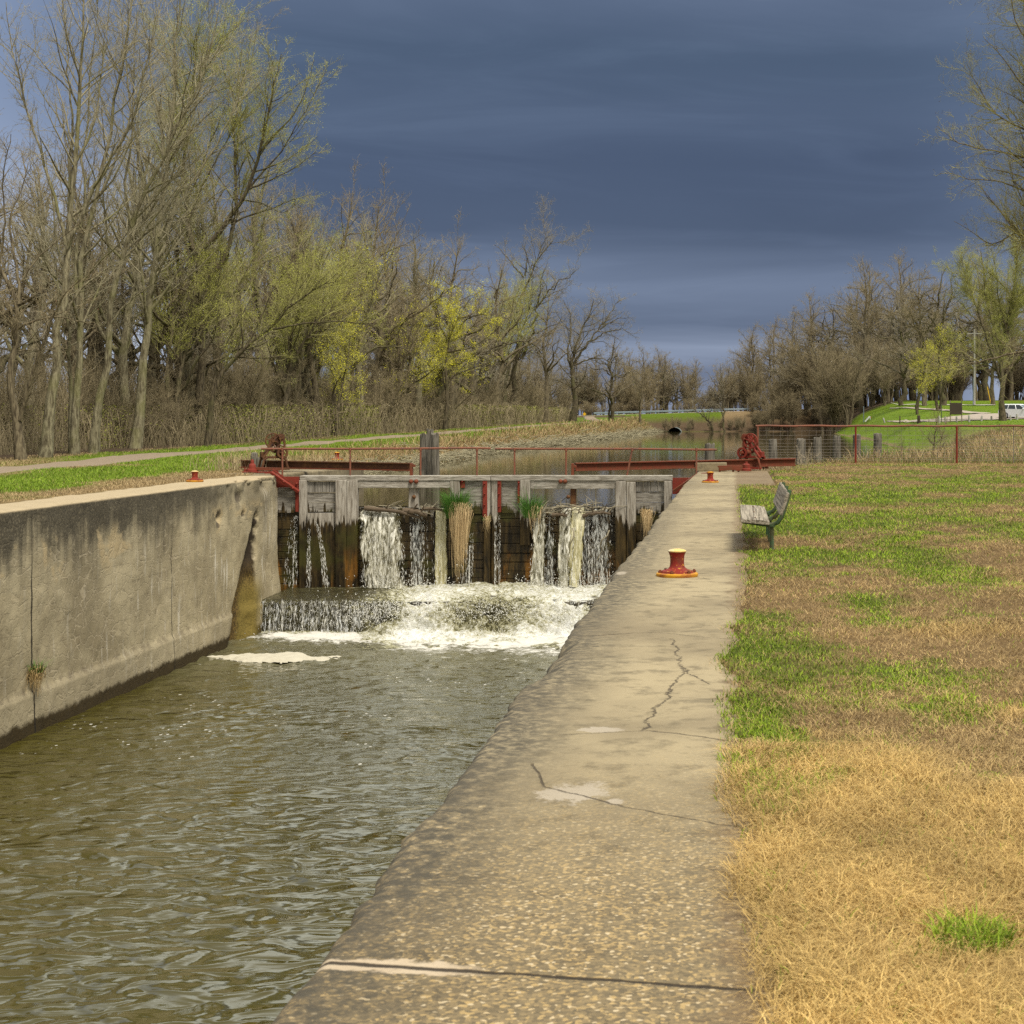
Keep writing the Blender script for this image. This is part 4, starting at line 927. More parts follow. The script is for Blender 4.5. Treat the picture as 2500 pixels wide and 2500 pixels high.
def branch_hang(a, b, right, seed, label):
    A, B = Vector(gp(*a, right)), Vector(gp(*b, right)); rs = random.Random(seed)
    pts = [A.lerp(B, f/6)+Vector((rs.uniform(-.06, .06), -.75-.1*math.sin(f), 0)) for f in range(7)]
    tag(MB().tube(pts, [.022-.002*i for i in range(7)], 6).build('driftwood_branch', M['twig_dark'], smooth=True, origin=A), label, 'branch')
branch_hang((1408, 1285), (1390, 1370), True, 1, 'slim dark branch hanging in front of the cream chute of water')
branch_hang((1488, 1290), (1462, 1362), True, 2, 'crooked dark branch hanging over the right edge of the right fall')

def blades(C, H, lean, wid, rng, curl=.4):
    """grass blades: roots C (n,3), heights H, lean vectors (n,2), widths -> verts (n*5), faces"""
    n = len(C); a = rng.uniform(0, 2*math.pi, n); w = np.column_stack([np.cos(a), np.sin(a), np.zeros(n)])*wid[:, None]*.5
    up = np.column_stack([lean, np.zeros(n)]); z = np.array((0, 0, 1.))
    mid = C+up*(H*.45)[:, None]+z*(H*.58)[:, None]; tip = C+up*(H*(1.0+curl))[:, None]+z*(H*(1-.35*np.clip(np.linalg.norm(lean, axis=1), 0, 1.6)))[:, None]
    V = np.stack([C-w, C+w, mid+w*.7, mid-w*.7, tip], 1).reshape(-1, 3); o = (np.arange(n)*5)[:, None]
    return V, [o+np.array([[0, 1, 2, 3]]), o+np.array([[3, 2, 4]])]
def tuft(name, c, rg, n, h, label, cat, cola, colb, hang=0., seed=1, wid=.012, parent=None, flat=1.):
    rng = np.random.RandomState(seed); ang = rng.uniform(0, 2*math.pi, n); r = np.sqrt(rng.rand(n))*rg
    C = np.column_stack([r*np.cos(ang), r*np.sin(ang)*flat, (rng.rand(n)-.7)*rg*(1.6 if h > .5 or hang else .1)]); H = h*rng.uniform(.5, 1.15, n)
    if hang:
        # straw that spills over and hangs down
        K = 7; H = H*rng.uniform(.5, 1.05, n); t = np.linspace(0, 1, K); out = np.column_stack([np.cos(ang)*.7+rng.randn(n)*.25, -np.abs(rng.randn(n))*.35-.25, np.zeros(n)])
        P_ = C[:, None]+out[:, None]*(np.sqrt(t)*.30*rg*2.2)[None, :, None]; P_[..., 2] += (np.sin(t*2.2)*.14)[None]-(t**1.6)[None]*H[:, None]*hang
        P_[..., 0] *= (1-.62*t**.8)[None]*rng.uniform(.6, 1.5, n)[:, None]; P_ += np.cumsum(rng.randn(n, K, 3)*.016, 1)
        w = np.column_stack([np.ones(n), rng.randn(n)*.3, np.zeros(n)])*wid*.5
        tw = np.linspace(1, .25, K)[None, :, None]; V = np.stack([P_-w[:, None]*tw, P_+w[:, None]*tw], 2).reshape(-1, 3); base = (np.arange(n)*K*2)[:, None, None]+(np.arange(K-1)*2)[None, :, None]
        F = [(base+np.array([0, 1, 3, 2])[None, None]).reshape(-1, 4)]; rep = K*2
    else:
        lean = np.column_stack([np.cos(ang), np.sin(ang)])*(.15+r/rg*.55)[:, None]+rng.randn(n, 2)*.22; H = H*rng.uniform(.45, 1.1, n)
        V, F = blades(C, H, lean, np.full(n, wid), rng); rep = 5
    k = rng.rand(n)[:, None]; col = np.repeat(np.array(cola)*(1-k)+np.array(colb)*k, rep, axis=0)
    o = link(name, mesh_np(name, V, F, [M['blade']], col=col), parent, c if parent is None else (0, 0, 0))
    return tag(o, label, cat) if label else o
def gate_tuft(x, y, right, rg, n, h, label, seed, straw_n, straw_len, front=.3):
    p = gp(x, y, right); root = thing('grass_tuft', (p[0], p[1]-front, p[2]), label, 'grass tuft')
    if n: tuft('green_blades', (0, 0, 0), rg, n, h, None, None, (.05, .14, .02), (.12, .26, .04), seed=seed, parent=root)
    if straw_n:
        o = tuft('dead_straw', (0, 0, 0), rg*.95, straw_n, straw_len, None, None, (.30, .20, .09), (.74, .56, .30), 1., seed+1, .011, root); o.location = (rg*.55, -.1, .08)
gate_tuft(1118, 1240, False, .26, 1000, .78, 'big bright green grass tuft with long hanging straw at the middle of the gate', 3, 520, 1.75, .32)
gate_tuft(1299, 1246, True, .2, 420, .75, 'small green grass tuft growing on the gate left of the right fall', 7, 45, .7, .25)
gate_tuft(1574, 1256, True, .15, 0, .3, 'clump of brown straw hanging from the gate beside the right coping', 9, 200, .65, .25)
gate_tuft(1190, 1270, False, .08, 25, .2, 'wisp of straw hanging at the gap where the gate leaves meet', 12, 40, .5, .25)
p = P(62, 1650, 29.2); rt = thing('grass_tuft', (-12.50, 29.25, -2.95), 'green and straw grass tuft growing from the open joint of the left wall', 'grass tuft')
tuft('green_blades', 0, .12, 140, .3, None, None, (.06, .13, .02), (.13, .22, .05), seed=15, parent=rt); tuft('dead_straw', 0, .14, 160, .5, None, None, (.25, .17, .07), (.5, .36, .16), .8, 16, .010, rt)

# ------------------------------------------------------------------ turf: blades over the lawn
def link_blades(name, V, F, col): return tag(link(name, mesh_np(name, V, F, [M['blade']], col=col)), kind='stuff')
def lawn_right():
    rng = np.random.RandomState(2); parts = []
    for y0, y1, dens in ((4.0, 6, 19000), (6, 8, 14000), (8, 10, 9000), (10, 13, 3800), (13, 17, 2600), (17, 22, 1700), (22, 30, 950), (30, 42, 520), (42, 58.6, 300)):
        xm = .19*y1+.5; n = int((y1-y0)*(xm+.05)*dens)
        Y = rng.uniform(y0, y1, n); X = rng.uniform(-.22, xm, n)
        edge = lawn_edge(Y); ok = X > edge-.05+rng.rand(n)*.12
        parts.append((X[ok], Y[ok]))
    X = np.concatenate([p[0] for p in parts]); Y = np.concatenate([p[1] for p in parts]); n = len(X)
    g = lawn_green(X, Y); isg = rng.rand(n) < g*.84+.015
    tall = .55*smooth01((9.2-Y+5.5*(fbm(X*1.6, Y*1.1, 23)-.5))/2.4)      # long bleached grass close to the camera
    pale = np.clip(tall*1.6-.25*fbm(X*3, Y*3, 24)+.75*np.exp(-(((X-1.65)/.55)**2+((Y-12.2)/.6)**2)), 0, 1)
    thin = (~isg) & (rng.rand(n) > (.62+.38*pale)*np.clip(.25+1.6*fbm(X*2.1+5, Y*1.8, 26), 0, 1)) ; keep = ~thin
    X, Y, isg, tall, pale, g = X[keep], Y[keep], isg[keep], tall[keep], pale[keep], g[keep]; n = len(X)
    H = np.where(isg, rng.uniform(.016, .042, n)*(1+1.5*tall), rng.uniform(.018, .05, n)*(1+1.1*pale))
    H *= np.where((np.abs(X-.72) < .25) & (np.abs(Y-4.95) < .25) & isg, 1.5, 1)
    H *= np.where(isg, 1, .45+1.15*fbm(X*2.6, Y*2.2, 25)); sc = np.sqrt(np.clip(Y/12, .8, 4)); wid = np.where(isg, .0042, .0022)*sc*1.2*rng.uniform(.6, 1.5, n); H *= np.clip(sc, 1, 1.5)
    la = rng.uniform(0, 2*math.pi, n)*.85+fbm(X*3.2, Y*3.2, 29)*9; lm = np.where(isg, rng.uniform(.2, .9, n), rng.uniform(.8, 2.3, n))
    lean = np.column_stack([np.cos(la), np.sin(la)])*lm[:, None]
    Z = np.maximum(hgt(X, Y)-.004, np.where(X < .25, -.004, -9))
    k = rng.rand(n)[:, None]; v = (.50+1.0*fbm(X*1.9, Y*1.5, 31))[:, None]
    cg = (np.array((.085, .145, .010))*(1-k)+np.array((.30, .40, .024))*k)*v
    dead = np.array((.19, .118, .044))*(1-k)+np.array((.54, .385, .165))*k; st = np.array((.32, .195, .05))*(1-k)+np.array((.80, .555, .19))*k
    cd = (dead*(1-pale[:, None])+st*pale[:, None])*v
    col = np.where(isg[:, None], cg, cd)
    V, F = blades(np.column_stack([X, Y, Z]), H, lean, wid, rng); link_blades('lawn_grass', V, F, np.repeat(col, 5, axis=0))
lawn_right()
def lawn_left():
    rng = np.random.RandomState(3); Xs = []; Ys = []
    for y0, y1, dens in ((24, 40, 300), (40, 60, 170), (60, 95, 60), (95, 150, 26), (150, 270, 9)):
        n = int((y1-y0)*16*dens); Y = rng.uniform(y0, y1, n); X = rng.uniform(-30, -13.7, n)
        pdist = np.abs(X-path_x(Y)); ok = (pdist > 1.25+rng.rand(n)*.35-.25*rng.rand(n)) & (X > path_x(Y)-4.6) & ((Y < 54) | (X < shoreL(Y)-1.2)); Xs.append(X[ok]); Ys.append(Y[ok])
    X = np.concatenate(Xs); Y = np.concatenate(Ys); n = len(X)
    c0 = ground_colour(X, Y); isg = (c0[:, 1] > c0[:, 0]*1.15) & (rng.rand(n) < .93)
    sc = np.clip(np.sqrt(Y/30), 1, 2.4); H = rng.uniform(.035, .085, n)*np.where(isg, 1.15, .9)*sc; wid = .010*sc
    nearb = smooth01((X-shoreL(Y)+3.2)/1.6)*(Y > 55); H *= 1+3*nearb; isg &= ~(rng.rand(n) < nearb*.85)
    lean = rng.randn(n, 2)*.45; k = rng.rand(n)[:, None]; v = (.8+.45*fbm(X*.6, Y*.6, 37))[:, None]
    cg = (np.array((.09, .155, .012))*(1-k)+np.array((.25, .345, .028))*k)*v; cd = (np.array((.20, .14, .065))*(1-k)+np.array((.46, .34, .17))*k)*v
    V, F = blades(np.column_stack([X, Y, hgt(X, Y)-.01]), H, lean, wid, rng); link_blades('lawn_grass', V, F, np.repeat(np.where(isg[:, None], cg, cd), 5, axis=0))
lawn_left()
def tall_grass(name, X, Y, h0, h1, wid, ca, cb, seed, lean=.35, greenf=0.):
    rng = np.random.RandomState(seed); n = len(X); H = rng.uniform(h0, h1, n)*(.6+.8*fbm(X*.5, Y*.5, seed)); k = rng.rand(n)[:, None]
    col = np.array(ca)*(1-k)+np.array(cb)*k
    if greenf: col = np.where((rng.rand(n) < greenf*2*fbm(X*.3, Y*.3, seed+1))[:, None], np.array((.13, .21, .035))*(.6+.8*k), col)
    V, F = blades(np.column_stack([X, Y, hgt(X, Y)-.03]), H, rng.randn(n, 2)*lean, wid*np.ones(n), rng, .2)
    link_blades(name, V, F, np.repeat(col, 5, axis=0))
def banks():
    rng = np.random.RandomState(8)
    # dry rushes along the far side of the left bank
    n = 42000; Y = 55+rng.rand(n)**1.4*242; X = shoreL(Y)-np.abs(rng.randn(n))*1.25-.15
    tall_grass('dry_bank_grass', X, Y, .35, 1.0, .022*np.ones(n)*np.clip(Y/70, 1, 3), (.20, .13, .06), (.50, .37, .18), 8, .5, .12)
    # right bank
    n = 52000; Y = 58.8+rng.rand(n)**1.3*46; X = shoreR(Y)+rng.rand(n)**1.3*(16-.03*Y)+.1; ok = X < .19*Y+4; X, Y = X[ok], Y[ok]
    tall_grass('dry_bank_grass', X, Y, .25, .85, .018*np.clip(Y/60, 1, 2.5), (.22, .15, .07), (.55, .41, .21), 9, .4, .22)
    n = 16000; Y = 100+rng.rand(n)*160; X = shoreR(Y)+.3+rng.rand(n)*30
    tall_grass('dry_bank_grass', X, Y, .06, .16, .05*np.ones(n), (.085, .18, .012), (.17, .33, .025), 10, .4)
    # end of the lawn under the fence
    n = 9000; Y = 57.5+rng.rand(n)*2.2; X = rng.uniform(1.2, 12, n)
    tall_grass('dry_bank_grass', X, Y, .1, .34, .012*np.ones(n), (.22, .15, .07), (.50, .38, .18), 11, .4, .3)
    # round the left and right winches
    for cx, cy, rx, ry, n, h in ((-14.9, 50.6, 1.1, 1.6, 900, .75), (-13.3, 53.3, .5, 1.5, 400, .5), (1.2, 51.0, .9, .5, 500, .3), (-.5, 50.8, .7, .3, 200, .18), (.9, 49.5, .4, .5, 200, .14)):
        X = cx+rng.randn(n)*rx*.6; Y = cy+rng.randn(n)*ry*.6
        rngn = np.random.RandomState(12); H = h*rngn.uniform(.4, 1.1, n); k = rngn.rand(n)[:, None]; Z = np.maximum(hgt(X, Y), 0.0)-.02
        V, F = blades(np.column_stack([X, Y, Z]), H, rngn.randn(n, 2)*.35, np.full(n, .010), rngn)
        link_blades('dry_weeds', V, F, np.repeat(np.array((.20, .15, .08))*(1-k)+np.array((.48, .38, .22))*k, 5, axis=0))
    # grey brushwood fallen along the water on the left
    b_n = 3600; Y = 56+rng.rand(b_n)**1.3*236; X = shoreL(Y)+.35-np.abs(rng.randn(b_n))*.75; L = rng.uniform(.5, 1.9, b_n)*np.clip(Y/90, 1, 2)
    a = rng.rand(b_n)*math.pi; d = np.column_stack([np.cos(a), np.sin(a)*.6, rng.randn(b_n)*.22+.05])*L[:, None]
    C = np.column_stack([X, Y, np.maximum(hgt(X, Y), POND_Z)+.03+rng.rand(b_n)*.38])
    P3 = np.stack([C-d*.5, C+rng.randn(b_n, 3)*.08, C+d*.5], 1); Rr = np.column_stack([np.full(b_n, .020), np.full(b_n, .016), np.full(b_n, .007)])*np.clip(Y/80, 1, 2.2)[:, None]
    V, F = tubes(P3, Rr, 3, rng); tag(link('brushwood', mesh_np('brushwood', V, [F], [M['twig_grey']])), kind='stuff')

# ------------------------------------------------------------------ branching plants, generated level by level
def tubes(Pt, Rd, sides, rng):
    n, K, _ = Pt.shape; T = np.gradient(Pt, axis=1); T /= np.linalg.norm(T, axis=2, keepdims=True)+1e-9
    ref = rng.randn(n, 1, 3); ref /= np.linalg.norm(ref, axis=2, keepdims=True)
    A = np.cross(T, ref); A /= np.linalg.norm(A, axis=2, keepdims=True)+1e-9; B = np.cross(T, A)
    th = np.arange(sides)*2*math.pi/sides
    V = Pt[:, :, None]+(A[:, :, None]*np.cos(th)[None, None, :, None]+B[:, :, None]*np.sin(th)[None, None, :, None])*Rd[:, :, None, None]
    i = np.arange(n*K*sides).reshape(n, K, sides); j = np.roll(i, -1, axis=2)
    F = np.stack([i[:, :-1], j[:, :-1], j[:, 1:], i[:, 1:]], -1).reshape(-1, 4); return V.reshape(-1, 3), F
def sample(Pt, Rd, idx, t):
    K = Pt.shape[1]; f = t*(K-1); k = np.clip(f.astype(int), 0, K-2); fr = (f-k)[:, None]
    a, b = Pt[idx, k], Pt[idx, k+1]; T = b-a; T /= np.linalg.norm(T, axis=1)[:, None]+1e-9
    return a*(1-fr)+b*fr, T, Rd[idx, k]*(1-fr[:, 0])+Rd[idx, k+1]*fr[:, 0]
def grow(Pt, Rd, rng, dens, t0, ang, lenf, K, wig, up, rf, rmin, lmin=.1, lmax=99, shade=.5):
    """children along every branch: dens per metre, from t0 to the tip, lenf of the parent's length (shorter near the tip)"""
    L = np.linalg.norm(np.diff(Pt, axis=1), axis=2).sum(1); cnt = rng.poisson(np.clip(L*(1-t0)*dens, 0, 60)); idx = np.repeat(np.arange(len(Pt)), cnt); n = len(idx)
    if n == 0: idx = np.array([0]); n = 1
    t = t0+(1-t0)*rng.rand(n)*.98; p, T, r = sample(Pt, Rd, idx, t)
    q = rng.randn(n, 3); q -= T*(q*T).sum(1)[:, None]; q /= np.linalg.norm(q, axis=1)[:, None]
    a = np.clip(ang+rng.randn(n)*.22, .15, 1.5)[:, None]; d = T*np.cos(a)+q*np.sin(a); d[:, 2] += up*.6; d /= np.linalg.norm(d, axis=1)[:, None]
    ln = np.clip(lenf*L[idx]*(1-shade*t)*rng.uniform(.55, 1.25, n), lmin, lmax); out = np.zeros((n, K, 3)); out[:, 0] = p; step = ln/(K-1)
    for k in range(1, K):
        d = d+rng.randn(n, 3)*wig; d[:, 2] += up*.35; d /= np.linalg.norm(d, axis=1)[:, None]; out[:, k] = out[:, k-1]+d*step[:, None]
    r0 = np.clip(np.minimum(r*rf, ln*.0125), rmin, 9); return out, np.maximum(r0[:, None]*np.linspace(1, .12, K)[None], .0035)
def resample(pts, rad, K, rng, wob=.02):
    pts = np.array(pts, float); s = np.concatenate([[0], np.cumsum(np.linalg.norm(np.diff(pts, axis=0), axis=1))]); u = np.linspace(0, s[-1], K)
    q = np.stack([np.interp(u, s, pts[:, i]) for i in range(3)], -1)
    for _ in range(2): q[1:-1] = q[1:-1]*.5+(q[:-2]+q[2:])*.25
    q[1:] += rng.randn(K-1, 3)*wob*s[-1]/K; return q, np.interp(u, s, rad)
def leafs(Pt, rng, per, size, spread):
    n = len(Pt); m = int(n*per); idx = rng.randint(0, n, m); t = rng.uniform(.35, 1, m); p, T, _ = sample(Pt, np.zeros(Pt.shape[:2]), idx, t)
    C = p+rng.randn(m, 3)*spread; a = rng.randn(m, 3); a /= np.linalg.norm(a, axis=1)[:, None]; b = np.cross(a, rng.randn(m, 3)); b /= np.linalg.norm(b, axis=1)[:, None]
    sz = size*rng.uniform(.6, 1.4, m)[:, None]; V = np.stack([C+a*sz, C+b*sz*.5, C-a*sz*.6-b*sz*.4], 1).reshape(-1, 3)
    return V, np.arange(m*3).reshape(-1, 3)
class Tree: pass
STY = {  # angle, upward pull, wiggle, densities, lengths, twig radius, materials, buds
    'poplar': dict(ang=.72, up=.13, wig=.15, dens=(1.1, 2.4, 4.2, 4.5), len=(.36, .40, .42, .5), rt=.0085, bark='bark_grey', twig='twig_grey', bud=None),
    'willow': dict(ang=.62, up=.10, wig=.15, dens=(1.2, 2.4, 4.6, 4.6), len=(.42, .42, .46, .6), rt=.008, bark='bark_dark', twig='twig_olive', bud=('bud_green', 4.0, .030, .07)),
    'oak': dict(ang=.85, up=.06, wig=.20, dens=(.9, 1.9, 3.4, 4.0), len=(.42, .46, .48, .5), rt=.011, bark='bark_dark', twig='twig_dark', bud=None),
    'ash': dict(ang=.74, up=.11, wig=.16, dens=(1.1, 2.2, 4.0, 4.4), len=(.38, .44, .45, .5), rt=.010, bark='bark_brown', twig='twig_brown', bud=('bud_rust', .25, .04, .03)),
    'budding': dict(ang=.7, up=.12, wig=.16, dens=(1.3, 2.4, 4.4, 4.4), len=(.42, .45, .46, .5), rt=.009, bark='bark_dark', twig='twig_olive', bud=('bud_yellow', 6.5, .046, .12)),
    'light_ash': dict(ang=.74, up=.10, wig=.17, dens=(1.1, 2.2, 4.0, 4.4), len=(.38, .46, .48, .5), rt=.008, bark='bark_brown', twig='twig_olive', bud=('bud_rust', .8, .04, .05)),
    'thicket': dict(ang=.55, up=.16, wig=.17, dens=(1.8, 3.2, 5, 4), len=(.45, .45, .5, .5), rt=.009, bark='bark_brown', twig='twig_brown', bud=None),
}
def make_tree(name, sty, limbs, seed, levels=4, sub_from=.25, twig_scale=1., budscale=1., dens=1.35):
    """limbs: list of (points, radii) already in the tree's own space; returns (trunk mesh, crown mesh)"""
    s = STY[sty]; rng = np.random.RandomState(seed); K = 16
    q = [resample(p, r, K, rng, .055 if sty != 'oak' else .20) for p, r in limbs]; P0 = np.stack([a for a, _ in q]); R0 = np.stack([b for _, b in q])
    tv, tf = [], []; n0 = 0
    def put(acc, V, F):
        k = sum(len(v) for v in acc[0]); acc[0].append(V); acc[1].append(F+k)
    TR = ([], []); CR = ([], []); put(TR, *tubes(P0, R0, 9, rng))
    P1, R1 = grow(P0, R0, rng, s['dens'][0]*1.15, sub_from, s['ang'], s['len'][0], 9, s['wig']*.8, s['up'], .55, .014, 1.0, 7.5)
    put(TR, *tubes(P1, R1, 6, rng))
    P2, R2 = grow(np.concatenate([P1[:, ::1], P0[:, 7:]]), np.concatenate([R1, R0[:, 7:]]), rng, s['dens'][1]*dens, .12, s['ang'], s['len'][1], 6, s['wig'], s['up'], .6, .010*twig_scale, .5, 3.4)
    put(CR, *tubes(P2, R2, 4, rng)); last = P2
    if levels >= 3:
        P3, R3 = grow(P2, R2, rng, s['dens'][2]*dens, .10, s['ang'], s['len'][2], 4, s['wig'], s['up'], .65, s['rt']*.85*twig_scale, .35, 1.9, .3); put(CR, *tubes(P3, R3, 3, rng)); last = P3
    if levels >= 4:
        P4, R4 = grow(P3, R3, rng, s['dens'][3]*.62, .15, s['ang'], s['len'][3], 3, s['wig'], s['up'], .7, s['rt']*.65*twig_scale, .25, 1.1, .2); put(CR, *tubes(P4, R4, 3, rng)); last = P4
    tm = mesh_np(name+'_trunk', np.concatenate(TR[0]), [np.concatenate(TR[1])], [M[s['bark']]], smooth=True)
    V = np.concatenate(CR[0]); F = np.concatenate(CR[1]); fs = [F]; mi = np.zeros(len(F), int); ms = [M[s['twig']]]
    if s['bud']:
        bm, per, size, spr = s['bud']; LV, LF = leafs(last, rng, per*budscale, size, spr); fs.append(LF+len(V)); V = np.concatenate([V, LV]); mi = np.concatenate([mi, np.ones(len(LF), int)]); ms.append(M[bm])
    return tm, mesh_np(name+'_crown', V, fs, ms, mi)
def plant(name, meshes, loc, label, cat='tree', group=None, rz=0., sc=1., sz=None):
    root = thing(name, loc, label, cat, group, rz); root.scale = (sc, sc, sz or sc)
    link('trunk', meshes[0], root); link('crown', meshes[1], root); return root
def auto_limbs(rng, h, r, form, n=4, fork=.35, stems=1):
    """a trunk and main limbs for a tree nobody needs limb by limb"""
    L = []
    for s in range(stems):
        a0 = rng.rand()*6.28; ln = .02 if stems == 1 else rng.uniform(.12, .4); top = h*rng.uniform(.85, 1) if form != 'spread' else h*.72
        ctl = [np.zeros(3)+np.array((math.cos(a0), math.sin(a0), 0))*(0 if stems == 1 else r*1.5)]
        for k in range(1, 6):
            f = k/5; ctl.append(np.array((math.cos(a0)*ln*top*f**1.3, math.sin(a0)*ln*top*f**1.3, top*f))+rng.randn(3)*np.array((1, 1, .2))*h*.018)
        rr = r*(1 if stems == 1 else rng.uniform(.5, .9)); L.append((ctl, [rr*1.5, rr*1.05, rr*.85, rr*.6, rr*.38, rr*.12]))
        for i in range(n if stems == 1 else max(1, n//2)):
            f = rng.uniform(fork, .82); base = np.array([np.interp(f*5, range(6), [c[j] for c in ctl]) for j in range(3)]); a = rng.rand()*6.28
            reach = {'up': .22, 'spread': .42, 'mid': .30}[form]*h*rng.uniform(.7, 1.2)*(1.15-f*.6); rise = {'up': .38, 'spread': .20, 'mid': .30}[form]*h*rng.uniform(.6, 1.1)*(1.2-f)
            pts = [base]
            for k in range(1, 5):
                u = k/4; pts.append(base+np.array((math.cos(a)*reach*u, math.sin(a)*reach*u, rise*(u**1.4 if form == 'up' else u**.8)))+rng.randn(3)*h*.015)
            rl = rr*(1-f)*.75+.02; L.append((pts, [rl, rl*.85, rl*.65, rl*.42, rl*.12]))
    return L
banks()

# ------------------------------------------------------------------ ironwork on the walls
def i_beam(label, a, b, h=.24, w=.17, red=False):
    """long riveted spar that swings the gate leaf"""
    root = thing('balance_beam', a, label, 'beam'); A, B = Vector(a), Vector(b); d = (B-A).normalized(); n = d.cross(Vector((0, 0, 1)))
    up = Vector((0, 0, 1)); mt = M['red_rust'] if red else M['brown_rust']
    for nm, z0, hh, ww in (('top_flange', h/2-.018, .036, w), ('web', 0, h-.074, .03), ('bottom_flange', -h/2+.018, .036, w)):
        MB().beam(A+up*z0, B+up*z0, ww, hh).build(nm, mt if nm != 'bottom_flange' else M['red_rust'], root, bevel=.004)
    L = (B-A).length
    for k in range(1, 7):
        p = A+d*L*k/7; MB().box(p-n*.045, (.07, .10, h-.08)).build('stiffener', M['red_rust'], root)
    return root
lb = i_beam('dark rusty steel beam reaching from the left winch out over the left gate leaf', P(589, 1132.5, 49.4), P(1003, 1140, 47.2))
rb = i_beam('red rusty steel beam reaching from the right winch out over the right gate leaf', P(1404, 1140, 47.2), P(1941, 1128, 50.3), red=True)

def gear(b, c, axis, r, w, teeth, spokes, rim=.035, hub=.05):
    """toothed or plain spoked wheel round `axis`"""
    c, ax = Vector(c), Vector(axis).normalized(); u = ax.cross(Vector((0, 0, 1))).normalized(); v = ax.cross(u)
    n = 40; ring = lambda rr, o: [c+ax*o+u*rr*math.cos(k*2*math.pi/n)+v*rr*math.sin(k*2*math.pi/n) for k in range(n)]
    V = ring(r, -w/2)+ring(r, w/2)+ring(r-rim, w/2)+ring(r-rim, -w/2)
    F = [(a*n+k, a*n+(k+1) % n, ((a+1) % 4)*n+(k+1) % n, ((a+1) % 4)*n+k) for a in range(4) for k in range(n)]; b.add(V, F)
    b.tube([c-ax*w*.7, c+ax*w*.7], hub, 12)
    for k in range(spokes):
        a = k*2*math.pi/spokes+.3; d = u*math.cos(a)+v*math.sin(a); b.beam(c+d*hub*.7, c+d*(r-rim*.6), w*.5, .035, tuple(ax))
    for k in range(teeth):
        a = k*2*math.pi/teeth; d = u*math.cos(a)+v*math.sin(a); e = ax.cross(d); q = c+d*(r+.010)
        s = r*2*math.pi/teeth*.24
        b.hexa([q-e*s-d*.014-ax*w/2, q+e*s-d*.014-ax*w/2, q+e*s-d*.014+ax*w/2, q-e*s-d*.014+ax*w/2, q-e*s*.6+d*.014-ax*w/2, q+e*s*.6+d*.014-ax*w/2, q+e*s*.6+d*.014+ax*w/2, q-e*s*.6+d*.014+ax*w/2])
    return b
def winch(loc, rz, label, mat, mat2, flip=1):
    root = thing('gate_winch', loc, label, 'winch', None, rz); f = flip
    Lc = dict(local=True)
    b = MB()
    for y in (-.26, .26): b.beam((-.42, y, .03), (.42, y, .03), .09, .06)
    b.box((0, 0, .02), (.30, .60, .03)); b.build('base_frame', M[mat], root, bevel=.006, **Lc)
    for x in (-.34, .34):
        for y in (-.24, .24):
            MB().tube([(x*1.12, y, .04), (x, y, .18), (x*.92, y, .30), (x*.62, y*.95, .38)], [.040, .036, .036, .034], 8).build('leg', M[mat2], root, smooth=True, **Lc)
    for y in (-.17, .17):
        b = MB(); b.beam((.34*f, y, .34), (-.16*f, y, 1.02), .045, .11, (0, 1, 0)); b.beam((-.13*f, y, .34), (-.15*f, y, 1.0), .045, .075, (0, 1, 0)); b.beam((-.36, y, .37), (.36, y, .37), .05, .06)
        b.beam((-.20*f, y, .95), (-.05*f, y, .99), .05, .12); b.build('side_frame', M[mat], root, bevel=.006, **Lc)
    ax = (0, 1, 0)
    MB().tube([(-.13*f, -.36, .92), (-.13*f, .36, .92)], .028, 10).build('top_shaft', M[mat2], root, smooth=True, **Lc)
    MB().tube([(-.2*f, -.36, .50), (-.2*f, .36, .50)], .030, 10).build('lower_shaft', M[mat2], root, smooth=True, **Lc)
    gear(MB(), (.06*f, -.25, .86), ax, .235, .06, 0, 6).build('hand_wheel', M[mat], root, bevel=.004, **Lc)
    gear(MB(), (-.16*f, .235, .74), ax, .25, .075, 34, 4, .05).build('toothed_gear', M[mat2], root, **Lc)
    gear(MB(), (-.22*f, -.05, .96), ax, .095, .10, 14, 0, .08, .06).build('pinion', M[mat2], root, **Lc)
    gear(MB(), (-.22*f, -.24, .50), ax, .165, .07, 0, 4, .06, .06).build('sheave', M[mat], root, bevel=.004, **Lc)
    MB().lathe([(.10, -.16), (.10, -.14), (.07, -.12), (.07, .12), (.10, .14), (.10, .16)], (-.2*f, 0, .50), 16, Matrix.Rotation(R_(90), 3, 'X')).build('drum', M[mat2], root, smooth=True, **Lc)
    MB().box((.30*f, 0, .45), (.14, .22, .16)).build('gear_box', M[mat], root, bevel=.01, **Lc)
    return root
winch((P(667, 1140, 48.6)[0], 48.6, .06), R_(28), 'dark rusted gear winch on the left wall beside the gate', 'brown_rust', 'brown_rust', -1)
winch((P(1836, 1140, 49.8)[0], 49.8, .04), R_(-24), 'red painted gear winch on the right wall beside the gate', 'red_iron', 'red_rust', 1)

